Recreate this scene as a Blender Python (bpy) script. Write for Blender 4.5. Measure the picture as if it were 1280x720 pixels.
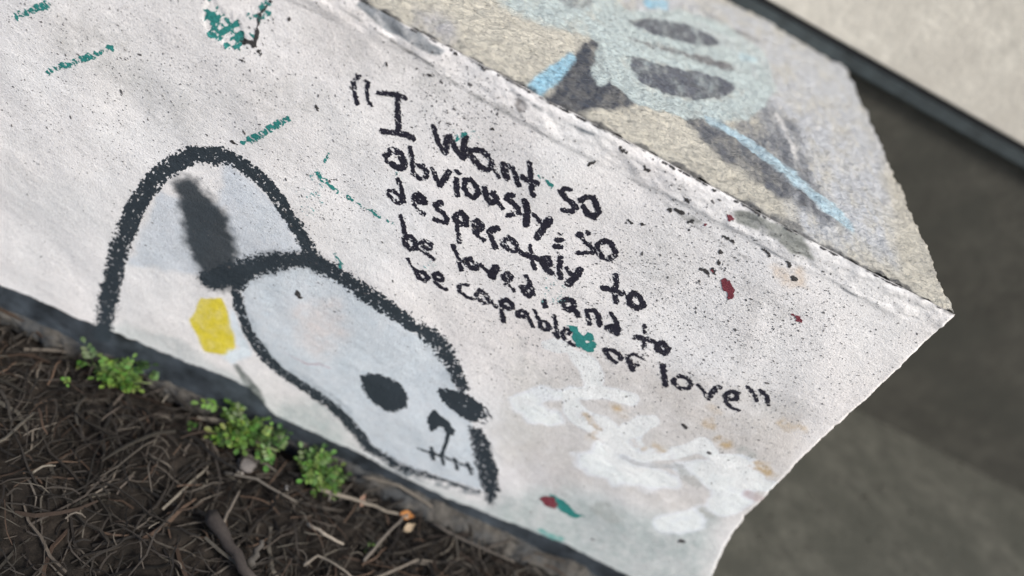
# A low painted concrete ledge against a house wall, with litter and weeds at its foot.
# Units are metres; drawing data for the painted surfaces is in millimetres on each surface.
import bpy, math, random
import numpy as np
from mathutils import Matrix, Vector

for o in list(bpy.data.objects):
    bpy.data.objects.remove(o)
scene = bpy.context.scene
COL = scene.collection

# ------------------------------------------------------------------ camera, sky, sun, exposure
PITCH, YAW, ROLL = math.radians(36.0), math.radians(8.2), math.radians(31.3)
s_, c_, sp_, cp_ = math.sin(YAW), math.cos(YAW), math.sin(PITCH), math.cos(PITCH)
fwd = Vector((s_*cp_, c_*cp_, -sp_)); rgt = Vector((c_, -s_, 0.0)); up = rgt.cross(fwd)
r2 = rgt*math.cos(ROLL) + up*math.sin(ROLL)
u2 = -rgt*math.sin(ROLL) + up*math.cos(ROLL)
cd = bpy.data.cameras.new('camera'); cam = bpy.data.objects.new('camera', cd); COL.objects.link(cam)
cam.matrix_world = Matrix(((r2.x, u2.x, -fwd.x, 0.0), (r2.y, u2.y, -fwd.y, -0.6), (r2.z, u2.z, -fwd.z, 0.78), (0, 0, 0, 1)))
cd.sensor_width = 36.0; cd.lens = 36.0*1000.0/1280.0
cd.clip_start = 0.01; cd.clip_end = 500.0
cd.dof.use_dof = True; cd.dof.focus_distance = 0.715; cd.dof.aperture_fstop = 1.75
scene.camera = cam

SUN_EL, SUN_AZ = math.radians(46), math.radians(120)      # azimuth measured from +Y towards +X
world = bpy.data.worlds.new('World'); scene.world = world; world.use_nodes = True
wn = world.node_tree; wn.nodes.clear()
sky = wn.nodes.new('ShaderNodeTexSky'); sky.sky_type = 'NISHITA'; sky.sun_disc = False
sky.sun_elevation = SUN_EL; sky.sun_rotation = SUN_AZ; sky.dust_density = 3.0; sky.air_density = 1.0
bg = wn.nodes.new('ShaderNodeBackground'); bg.inputs['Strength'].default_value = 0.12
wo = wn.nodes.new('ShaderNodeOutputWorld')
wn.links.new(sky.outputs[0], bg.inputs['Color']); wn.links.new(bg.outputs[0], wo.inputs['Surface'])
sd = bpy.data.lights.new('sun', 'SUN'); sd.energy = 3.2; sd.angle = math.radians(16); sd.color = (1.0, 0.955, 0.89)
sun = bpy.data.objects.new('sun', sd); COL.objects.link(sun)
dirv = Vector((math.cos(SUN_EL)*math.sin(SUN_AZ), math.cos(SUN_EL)*math.cos(SUN_AZ), math.sin(SUN_EL)))
sun.rotation_euler = dirv.to_track_quat('Z', 'Y').to_euler()
vs = scene.view_settings; vs.view_transform = 'Standard'; vs.look = 'None'; vs.exposure = 0.53; vs.gamma = 1.0

LETTERS = [('opening quotation mark','',[[(-112.1,463.3,3.8),(-114.5,456.9,3.9),(-112.0,451.4,3.9),(-109.5,445.9,3.9),(-105.6,440.1,3.9)]]),('opening quotation mark','',[[(-105.0,462.7,3.3),(-102.9,462.4,3.3),(-103.2,457.4,3.3),(-100.4,451.0,3.3),(-98.1,446.9,3.3),(-94.3,445.0,3.3)]]),('I','I',[[(-92.4,458.5,4.4),(-82.6,462.6,4.4),(-77.8,464.3,4.4),(-71.5,464.6,4.4)],[(-76.6,462.5,4.8),(-72.1,449.0,4.9),(-65.6,434.2,5.0)],[(-78.5,427.2,4.9),(-67.3,431.1,4.8),(-57.4,434.7,4.8),(-52.1,434.1,4.8)]]),('w','want',[[(-40.9,453.1,4.3),(-35.4,446.4,4.4),(-30.7,440.7,4.4),(-23.4,435.3,4.5)],[(-23.7,436.2,6.6),(-25.6,450.5,6.4)],[(-25.2,451.8,5.4),(-18.3,444.7,5.5),(-7.7,438.6,5.5)],[(-7.9,439.0,6.4),(-13.6,457.4,6.2)]]),('a','want',[[(-4.4,448.6,5.4),(2.5,453.1,5.4),(10.6,452.0,5.4),(17.0,446.1,5.5),(16.2,439.6,5.5),(9.2,438.2,5.5),(0.8,442.0,5.5),(-3.5,444.3,5.5)],[(18.2,443.5,3.4),(27.2,438.4,3.5)]]),('n','want',[[(25.3,450.9,6.1),(33.5,441.5,6.2)],[(26.2,450.9,4.4),(31.6,453.6,4.4),(37.8,449.6,4.4),(45.4,439.7,4.5)]]),('t','want',[[(43.9,464.6,4.4),(50.5,453.9,4.4),(57.2,442.3,4.5),(60.9,437.8,4.5)],[(45.2,449.1,5.7),(52.6,449.6,5.7),(57.6,450.3,5.7)]]),('s','so',[[(84.7,459.3,5.1),(81.0,458.2,5.1),(79.4,453.9,5.1),(86.4,449.7,5.1),(93.4,448.3,5.2),(98.4,445.0,5.2),(96.2,440.2,5.2),(89.4,438.3,5.2)]]),('o','so',[[(98.0,454.4,5.5),(100.2,460.2,5.5),(106.0,462.0,5.5),(112.8,456.6,5.6),(117.0,452.2,5.6),(115.7,445.1,5.6),(109.9,445.0,5.6),(103.2,449.6,5.6)]]),('O','Obviously',[[(-67.6,407.3,6.3),(-64.7,415.0,6.2),(-57.7,415.3,6.3),(-51.8,409.9,6.3),(-49.8,404.5,6.4),(-53.4,401.3,6.4),(-60.3,401.7,6.4)],[(-60.1,401.2,2.7),(-64.9,401.2,2.7),(-67.3,405.3,2.7)]]),('b','Obviously',[[(-51.2,424.5,4.5),(-45.9,414.5,4.5),(-39.7,402.6,4.6)],[(-42.3,410.0,5.0),(-35.6,413.7,5.0),(-30.2,410.5,5.0),(-29.3,403.7,5.1),(-34.1,401.4,5.1),(-39.7,402.6,5.1)]]),('v','Obviously',[[(-27.2,415.6,4.0),(-20.5,408.4,4.0),(-14.7,403.9,4.0)],[(-14.9,404.3,5.7),(-13.8,413.5,5.7),(-13.4,419.9,5.6)]]),('i','Obviously',[[(-7.9,424.2,3.1),(-3.6,423.1,3.1)],[(-4.6,416.7,5.0),(-1.5,410.6,5.1),(0.3,406.0,5.1),(2.7,402.8,5.1)]]),('o','Obviously',[[(2.7,419.9,4.8),(7.3,422.9,4.8),(14.3,418.9,4.8),(18.2,414.4,4.8),(15.8,407.8,4.9),(9.7,408.2,4.9),(4.7,413.2,4.8),(3.1,419.0,4.8)]]),('u','Obviously',[[(20.8,421.7,5.0),(25.2,415.2,5.1),(31.9,411.1,5.1),(34.0,416.4,5.1)],[(29.4,421.1,5.9),(34.1,418.2,5.9)],[(34.5,417.3,4.0),(42.9,411.3,4.0)]]),('s','Obviously',[[(45.5,428.7,5.0),(41.9,426.6,5.0),(41.4,422.6,5.0),(48.0,420.9,5.1),(54.2,419.3,5.1),(57.3,415.4,5.1),(54.7,410.9,5.1),(50.1,408.1,5.1)]]),('l','Obviously',[[(56.6,429.5,6.1),(62.9,420.6,6.2),(67.9,408.2,6.3)]]),('y','Obviously',[[(68.8,420.6,3.8),(78.9,416.2,3.8)],[(83.6,422.6,8.0),(83.0,415.1,8.0)],[(83.0,415.1,6.5),(82.9,401.1,6.6)]]),(',','Obviously',[[(96.2,415.0,1.1),(100.2,414.6,1.1)],[(99.1,407.8,5.2),(102.7,409.7,5.2)],[(100.6,401.0,5.7),(105.0,402.8,5.7)]]),('s','so',[[(118.5,428.1,6.6),(113.6,423.3,6.7)],[(113.8,422.0,3.8),(119.0,419.8,3.9),(127.0,418.0,3.9),(132.5,415.3,3.9)],[(121.4,405.9,4.1),(132.0,412.5,4.1)]]),('o','so',[[(132.1,422.4,5.6),(134.5,429.0,5.6),(140.0,430.9,5.6),(146.6,427.7,5.6),(149.7,422.3,5.6),(148.7,415.4,5.7),(141.6,413.5,5.7),(134.3,417.6,5.6),(132.1,422.4,5.6)]]),('d','desperately',[[(-50.2,390.1,4.3),(-45.2,384.5,4.3),(-38.6,372.1,4.4)],[(-53.4,375.0,3.9),(-49.8,377.1,3.9),(-42.4,374.5,3.9),(-37.8,371.4,3.9),(-42.5,366.8,4.0),(-48.2,368.7,3.9),(-53.0,371.1,3.9)]]),('e','desperately',[[(-30.5,379.4,7.0),(-28.7,384.9,7.0),(-24.1,384.4,7.0),(-21.2,380.8,7.0),(-26.4,378.9,7.1),(-30.3,378.9,7.0)],[(-28.2,373.0,3.9),(-22.8,369.7,4.0),(-16.4,368.8,4.0)]]),('s','desperately',[[(-7.5,387.3,6.3),(-10.7,384.2,6.4)],[(-10.3,383.3,4.3),(-8.0,379.9,4.4),(-0.8,379.5,4.4),(3.2,375.9,4.4),(4.4,371.7,4.4),(-0.8,369.8,4.4),(-6.4,368.8,4.4)]]),('p','desperately',[[(9.3,382.6,5.9),(12.5,388.1,5.9),(18.5,385.2,5.9),(21.0,379.5,6.0),(16.4,376.6,6.0),(10.3,379.0,6.0),(9.3,382.6,5.9)],[(14.8,373.2,4.2),(19.7,365.2,4.3),(23.1,359.7,4.3)]]),('e','desperately',[[(26.0,384.4,5.7),(28.7,388.5,5.7),(34.9,384.3,5.7),(33.7,380.6,5.8),(28.7,381.8,5.7),(26.0,384.4,5.7)],[(29.2,377.2,4.0),(35.7,373.8,4.0),(42.6,373.1,4.0)]]),('r','desperately',[[(42.4,384.1,5.3),(48.1,377.7,5.3),(54.4,371.6,5.4)],[(43.6,386.6,6.4),(47.1,390.6,6.4)]]),('a','desperately',[[(56.9,380.7,5.6),(60.7,387.7,5.5),(68.0,385.1,5.5),(72.3,380.3,5.6),(68.1,376.3,5.6),(60.3,377.8,5.6),(56.9,380.7,5.6)],[(71.1,380.7,4.9),(80.1,378.8,4.9)]]),('t','desperately',[[(80.6,390.4,3.5),(85.5,384.7,3.6)],[(87.5,378.4,3.8),(95.8,370.0,3.9)],[(82.0,379.3,6.1),(94.3,381.3,6.1)]]),('e','desperately',[[(97.0,383.0,7.0),(100.1,386.0,7.0),(104.9,381.6,7.0),(102.4,377.4,7.1),(98.0,381.1,7.0)],[(102.5,376.2,6.1),(110.3,374.0,6.1)]]),('l','desperately',[[(109.8,393.0,5.3),(114.7,382.6,5.4),(120.0,374.3,5.4)]]),('y','desperately',[[(119.8,386.5,4.0),(127.9,381.9,4.1)],[(131.5,390.7,7.5),(130.8,382.4,7.5),(129.6,371.8,7.6)]]),('t','to',[[(161.3,403.1,5.1),(166.9,395.0,5.1),(170.3,385.3,5.2),(176.1,378.3,5.3)],[(158.2,385.5,6.1),(166.2,388.0,6.1),(176.2,389.7,6.1)]]),('o','to',[[(183.1,389.5,5.4),(184.7,395.7,5.4),(192.8,394.4,5.4),(198.8,388.2,5.5),(195.8,382.2,5.5),(187.8,383.2,5.5),(183.1,389.5,5.4)]]),('b','be',[[(-35.5,356.0,4.2),(-28.9,347.7,4.3),(-25.4,341.1,4.3)],[(-23.5,336.0,5.5),(-19.5,340.3,5.5),(-13.2,337.2,5.5),(-9.5,331.2,5.6),(-14.6,327.4,5.6),(-20.7,330.0,5.6),(-23.5,336.0,5.5)]]),('e','be',[[(-8.3,337.7,4.6),(-5.4,343.4,4.6),(0.8,342.7,4.6),(2.0,337.1,4.6),(-3.8,336.7,4.6),(-7.7,337.5,4.6)],[(-5.0,332.1,4.6),(0.7,330.5,4.6),(8.9,329.3,4.7)]]),('l','loved',[[(19.5,352.4,4.1),(26.6,345.3,4.1),(36.5,331.9,4.2)]]),('o','loved',[[(35.1,342.9,5.5),(39.0,347.7,5.5),(45.2,345.3,5.5),(48.5,340.2,5.6),(43.3,338.9,5.6),(37.5,340.5,5.6),(35.1,342.9,5.5)]]),('v','loved',[[(49.7,346.8,3.7),(60.0,343.5,3.7)],[(63.8,351.2,8.4),(64.7,341.2,8.5)]]),('e','loved',[[(74.3,346.6,5.6),(75.4,351.9,5.5),(80.3,350.4,5.6),(80.6,345.3,5.6),(76.5,344.0,5.6),(74.3,346.6,5.6)],[(79.7,339.3,4.0),(84.1,340.1,4.0),(89.6,337.5,4.0)]]),('d','loved',[[(91.8,359.0,3.9),(100.2,352.4,3.9),(107.3,343.4,4.0)],[(94.9,345.0,6.3),(99.3,347.8,6.3),(104.3,344.2,6.4),(104.4,339.5,6.4),(98.5,341.9,6.4),(94.9,345.0,6.3)]]),(',','loved',[[(119.2,342.2,5.7),(122.5,337.4,5.7)]]),('a','and',[[(134.0,350.4,5.6),(136.2,356.2,5.6),(141.7,356.8,5.6),(145.8,353.2,5.6),(144.6,346.2,5.7),(138.5,345.7,5.7),(134.0,350.4,5.6)],[(145.7,350.4,5.1),(154.7,345.1,5.2)]]),('n','and',[[(157.7,354.7,4.4),(167.7,342.3,4.5)],[(158.3,354.7,5.1),(163.4,358.9,5.1),(169.3,356.0,5.1),(176.3,347.2,5.2)]]),('d','and',[[(178.7,364.9,4.4),(186.8,359.1,4.5),(194.6,351.5,4.5)],[(183.2,348.3,5.5),(186.1,352.7,5.4),(191.7,352.4,5.4),(195.3,346.9,5.5),(187.8,347.7,5.5)]]),('t','to',[[(211.2,370.2,3.5),(216.5,361.7,3.5)],[(219.1,356.3,4.3),(225.1,345.7,4.3)],[(211.9,352.9,6.5),(219.5,356.5,6.4),(228.7,357.6,6.4)]]),('o','to',[[(232.6,356.5,5.7),(236.1,361.5,5.7),(243.8,358.2,5.7),(244.8,350.8,5.8),(237.1,350.8,5.8),(232.6,356.5,5.7)]]),('b','be',[[(-12.6,315.6,3.2),(-6.8,309.9,3.2),(-1.7,307.5,3.2)],[(0.9,306.1,4.8),(5.9,309.5,4.8),(12.5,306.0,4.9),(10.7,300.0,4.9),(4.5,300.9,4.9),(0.9,306.1,4.8)]]),('e','be',[[(15.9,312.2,4.8),(18.9,316.4,4.8),(24.7,313.7,4.8),(25.4,309.4,4.9),(18.9,308.6,4.8),(15.9,312.2,4.8)],[(20.6,304.3,3.9),(26.6,302.6,4.0),(33.0,302.6,4.0)]]),('c','capable',[[(49.1,318.4,3.9),(44.1,316.5,3.9),(41.7,312.3,3.9),(46.1,306.8,4.0),(53.0,305.7,4.0),(60.3,306.2,4.0)]]),('a','capable',[[(60.6,312.7,4.6),(61.1,318.8,4.6),(67.8,318.0,4.6),(75.8,312.0,4.7),(70.5,307.2,4.7),(64.2,309.4,4.7),(60.6,312.7,4.6)],[(73.8,314.2,3.9),(83.7,310.1,4.0)]]),('p','capable',[[(85.1,318.0,5.3),(87.8,323.6,5.3),(94.3,322.6,5.3),(97.3,317.8,5.3),(92.8,314.9,5.4),(87.1,315.1,5.4),(85.1,318.0,5.3)],[(89.3,309.5,4.7),(96.6,298.5,4.8)]]),('a','capable',[[(103.0,316.3,4.9),(106.1,320.7,4.9),(111.7,319.8,4.9),(110.3,314.2,4.9),(105.4,312.8,4.9),(103.0,316.3,4.9)],[(114.2,317.2,3.7),(123.7,309.0,3.8)]]),('b','capable',[[(115.5,327.9,3.0),(118.7,325.8,3.0)],[(121.6,322.0,4.2),(127.8,316.1,4.2)],[(126.3,319.1,4.2),(131.7,321.2,4.2),(138.8,316.8,4.2),(135.2,312.2,4.2),(129.3,312.7,4.2),(126.3,319.1,4.2)]]),('l','capable',[[(134.8,332.1,4.2),(140.8,324.6,4.2),(149.5,311.4,4.3)],[(144.2,313.8,4.0),(149.4,312.1,4.0)]]),('e','capable',[[(150.8,318.2,4.0),(151.2,325.4,4.0),(156.8,325.1,4.0),(156.1,320.2,4.0)],[(153.2,315.4,4.3),(160.1,312.6,4.3),(167.3,311.4,4.3)]]),('o','of',[[(194.7,323.8,4.9),(201.2,327.9,4.9),(210.4,325.4,4.9),(213.6,321.6,4.9)],[(211.4,315.8,5.0),(204.2,316.7,4.9),(196.1,321.8,4.9)]]),('f','of',[[(229.5,316.3,5.7),(222.7,323.1,5.7),(217.3,328.6,5.6)],[(215.7,328.6,3.4),(221.1,335.3,3.4),(232.3,334.2,3.4)],[(225.6,322.0,4.0),(231.2,324.3,3.9)]]),('l','love',[[(250.7,337.6,5.4),(258.1,327.3,5.4),(266.4,317.4,5.5)]]),('o','love',[[(268.6,326.8,4.7),(271.0,335.4,4.7),(279.1,336.8,4.7),(286.0,332.5,4.7),(286.2,325.6,4.7),(279.4,322.0,4.7),(271.4,324.0,4.7),(268.6,326.8,4.7)]]),('v','love',[[(290.8,335.9,4.2),(300.4,331.5,4.2),(310.0,325.5,4.3)],[(308.4,328.3,7.0),(307.5,338.0,7.0),(308.8,343.6,6.9)]]),('e','love',[[(319.9,338.0,5.0),(320.7,346.9,4.9),(327.7,347.3,4.9),(331.7,339.8,5.0),(324.4,334.7,5.0),(319.9,338.0,5.0)],[(324.7,331.7,4.0),(334.5,328.1,4.0),(341.3,329.6,4.0)]]),('closing quotation mark','',[[(331.3,359.2,4.1),(341.0,355.0,4.1),(348.3,349.1,4.2)]]),('closing quotation mark','',[[(343.7,362.3,4.1),(353.0,358.7,4.1),(359.8,350.8,4.2)]])]
EAR = [[(-278.9,28.4,19.5),(-280.6,92.2,20.3),(-278.2,159.0,18.9),(-270.4,221.3,17.7),(-253.7,278.3,16.6),(-228.8,313.6,16.0),(-199.6,329.8,15.8),(-181.6,329.3,15.1),(-163.3,325.2,13.7),(-146.4,315.2,13.1),(-133.8,304.1,13.3),(-119.7,291.5,14.4),(-103.5,275.5,13.8),(-91.6,263.6,11.4)]]
BROW = [[(-182.6,176.7,22.8),(-163.3,199.4,26.0),(-145.3,221.0,21.9),(-126.5,240.6,19.7),(-102.1,259.2,15.9),(-85.9,261.7,17.6)]]
NECK = [[(-222.6,274.4,21.9),(-204.5,253.1,41.6),(-192.5,223.5,48.5),(-178.6,190.8,33.6)]]
SKULLTOP = [[(-92.5,260.9,17.6),(-77.2,260.7,21.2),(-58.0,259.5,22.2),(-35.8,254.5,21.6),(-13.9,251.3,19.9),(8.3,245.8,18.3),(23.2,241.2,12.9),(34.3,242.5,20.3),(49.1,236.4,22.4),(65.6,224.9,20.9),(79.4,213.7,16.4),(96.1,196.0,11.8)]]
SKULLLEFT = [[(-157.6,200.8,18.6),(-154.1,178.5,11.4),(-144.3,155.8,12.7),(-127.8,132.6,14.1),(-105.7,110.6,15.5),(-79.1,98.6,12.6),(-48.5,91.6,13.8),(-17.4,84.4,15.1),(12.3,68.1,16.5),(42.3,44.4,14.8)]]
JAWLOW = [[(42.3,44.4,13.6),(72.5,39.2,14.9),(91.3,38.3,13.8),(111.3,44.9,11.5),(135.1,49.4,5.7),(160.1,51.4,4.6),(176.3,56.9,6.9)]]
JAW = [[(133.1,145.8,12.5),(148.1,129.6,21.3),(166.3,102.3,24.2),(186.4,71.4,20.5),(196.0,47.8,9.3)]]
EYEL = [[(-2.7,146.9),(6.8,157.4),(21.8,162.3),(37.3,160.8),(51.4,148.4),(55.0,133.9),(46.9,119.6),(33.0,115.5),(15.8,120.7),(5.0,130.1)]]
EYER = [[(73.8,177.8),(84.0,184.9),(100.2,190.7),(118.7,187.1),(136.9,180.3),(143.3,170.6),(138.5,159.9),(123.3,154.9),(104.9,157.7),(87.2,163.6)]]
NOSE = [[(81.7,136.9),(83.5,146.8),(94.6,143.2),(106.3,138.3),(115.5,130.1),(113.7,122.8),(107.3,124.2),(99.7,130.7),(94.9,125.8),(95.2,115.5),(90.7,116.8),(84.3,125.6)]]
NOSELINE = [[(109.5,125.8,4.2),(113.6,109.0,4.3),(116.1,90.7,4.4)]]
MOUTH = [[(89.3,80.4,2.2),(101.3,82.9,4.4),(115.3,85.3,4.4),(134.3,88.1,4.4),(154.8,87.3,3.9)],[(103.2,90.6,4.4),(111.6,74.6,4.5)],[(117.1,88.2,3.9),(123.5,75.3,3.9)],[(131.9,91.2,4.4),(141.0,77.0,4.5)],[(147.3,93.0,4.4),(157.2,79.3,4.5)]]
TEALS = [[(151.4,329.3),(153.3,332.2),(157.2,333.1),(163.1,330.1),(169.7,327.5),(171.6,330.5),(170.5,333.2),(177.2,333.6),(179.6,329.4),(178.5,325.7),(185.1,324.8),(185.7,315.7),(180.6,310.5),(168.8,312.7),(161.0,317.6),(158.9,325.0)],[(-244.7,469.2),(-236.4,462.4),(-227.6,457.1),(-224.8,462.9),(-220.9,454.9),(-218.7,460.5),(-212.5,452.1),(-207.2,444.7),(-207.8,438.3),(-219.4,430.4),(-226.0,434.4),(-237.0,432.9),(-245.3,446.1)],[(246.0,103.4),(264.3,103.9),(282.1,93.6),(294.9,93.1),(288.7,83.0),(269.5,83.8),(259.2,89.7)]]
TEALH = [(173.3,324.0),(175.9,325.7),(178.9,321.8),(176.8,319.2)]
TEALSTIP = [[(-187.0,351.6,3.9),(-175.5,367.1,6.1),(-164.7,383.7,6.7),(-155.5,396.6,4.4)],[(-116.4,356.7,4.7),(-107.4,352.8,3.9),(-96.0,349.2,3.2)],[(-89.3,350.4,3.2),(-81.3,347.6,4.0)],[(-76.2,346.8,2.4),(-64.1,346.4,2.4)],[(-64.8,346.0,3.2),(-52.6,345.6,4.0)],[(-44.2,344.7,3.2),(-34.9,343.5,3.2)],[(-76.9,281.4,3.5),(-66.3,271.9,5.2)],[(-210.6,435.3,3.5),(-218.8,445.8,5.4),(-226.4,454.9,4.7)],[(-233.8,437.6,4.1),(-230.2,447.0,4.7)],[(-194.7,477.7,3.9),(-200.3,467.5,3.3)],[(-366.8,325.0,4.6),(-333.7,359.6,5.9),(-314.3,378.2,3.6)],[(-398.4,363.3,4.3),(-372.1,388.8,6.3)],[(-18.4,451.2,2.1),(-15.0,460.7,4.9)],[(57.5,457.1,2.9),(60.0,456.8,2.2)],[(63.0,456.9,1.8),(71.1,454.6,1.8)],[(-115.6,369.1,3.1),(-113.4,382.0,3.0)],[(-203.1,470.3,4.0),(-209.5,465.4,3.3)],[(-202.3,475.1,3.3),(-198.7,482.6,5.8)],[(-201.8,451.3,3.4),(-205.7,452.9,2.0)]]
TEALFAINT = [[(-123.2,332.0,12.9),(-107.3,331.9,9.7)],[(8.3,316.8,11.8),(11.5,329.4,8.3)],[(116.4,364.1,16.4),(128.9,356.0,18.3),(118.3,343.7,11.8)],[(-2.3,463.9,8.4),(-22.1,458.2,8.4)],[(-52.3,394.7,6.1),(-49.3,392.9,4.6)],[(-114.6,355.9,15.7),(-115.0,317.5,13.1)]]
CRACK = [[(-197.0,486.4,1.9),(-199.0,478.3,2.0),(-202.1,471.6,2.6),(-200.7,460.8,2.3),(-199.5,450.4,3.4),(-199.9,443.4,3.4)],[(-209.7,443.3,4.8),(-201.9,446.1,4.8)],[(-198.0,444.5,2.7),(-192.1,440.9,2.1),(-193.1,441.9,1.4)]]
MAROON = [[(240.0,88.6),(243.5,98.1),(252.8,100.1),(260.9,94.4),(263.1,84.0),(253.7,82.0)],[(241.7,449.1),(242.6,452.7),(246.9,452.4),(251.5,449.3),(255.7,447.9),(259.8,438.2),(258.0,436.0),(252.5,441.7),(247.1,442.4)],[(206.9,507.1),(211.6,508.1),(215.9,506.3),(213.1,503.7)],[(312.8,451.6),(316.7,453.1),(323.8,450.3),(325.4,448.2),(319.9,448.8)],[(197.4,489.6),(200.1,490.3),(200.8,488.0),(198.7,487.6)],[(228.2,453.6),(230.4,454.0),(231.2,451.5)]]
CHIPS = [[(-97.1,215.1,5.6),(-92.4,211.1,4.7)],[(88.0,488.9,3.5),(90.8,492.2,2.8)],[(103.4,513.7,2.7),(107.6,512.9,2.7)],[(128.7,508.7,2.7),(132.6,508.5,2.7)],[(170.7,488.7,4.3),(176.9,488.8,3.6)],[(186.6,482.1,3.6),(187.2,486.1,2.9)],[(173.2,500.8,3.5),(174.1,500.5,2.8)],[(188.6,481.4,2.2),(189.2,478.1,2.2)],[(221.4,450.3,3.8),(226.3,450.3,3.8)],[(228.9,455.0,3.0),(232.4,452.2,2.3)],[(140.9,457.8,2.2),(146.6,457.5,2.2)],[(154.5,461.5,2.2),(157.4,460.5,2.2)],[(238.2,499.0,2.1),(241.7,498.4,2.1)],[(252.3,494.7,2.2),(260.4,492.2,2.2)],[(226.5,467.2,1.5),(230.2,462.7,1.5)],[(224.0,473.3,2.2),(225.6,473.3,2.2)],[(218.3,487.7,2.2),(229.1,486.9,2.2)],[(307.3,282.1,3.8),(312.3,280.2,2.8)],[(402.2,126.6,5.6),(405.0,128.9,4.5)],[(322.8,62.9,4.7),(325.0,62.8,3.5)],[(-206.8,428.2,2.1),(-203.6,426.9,1.4)],[(-195.0,440.8,2.8),(-192.8,440.5,2.1)],[(-179.0,478.4,2.0),(-178.8,479.9,2.0)],[(-191.0,474.0,1.3),(-189.9,472.5,1.3)],[(-136.8,418.9,2.9),(-133.8,416.5,1.4)],[(-95.2,485.4,2.7),(-93.2,482.0,1.3)],[(-60.6,493.4,2.7),(-58.3,493.1,2.0)],[(-49.0,493.0,2.7),(-49.3,492.1,2.0)],[(3.1,476.8,2.8),(5.4,476.6,2.1)],[(288.8,484.1,2.9),(291.5,483.8,2.9)],[(276.4,495.6,1.4),(280.4,492.3,2.2)],[(165.7,485.6,2.1),(167.6,485.0,1.4)],[(70.7,531.5,2.0),(71.6,531.2,2.0)],[(-196.6,346.9,3.1),(-192.0,346.9,2.3)],[(347.6,265.0,2.9),(351.5,263.5,2.9)]]
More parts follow.
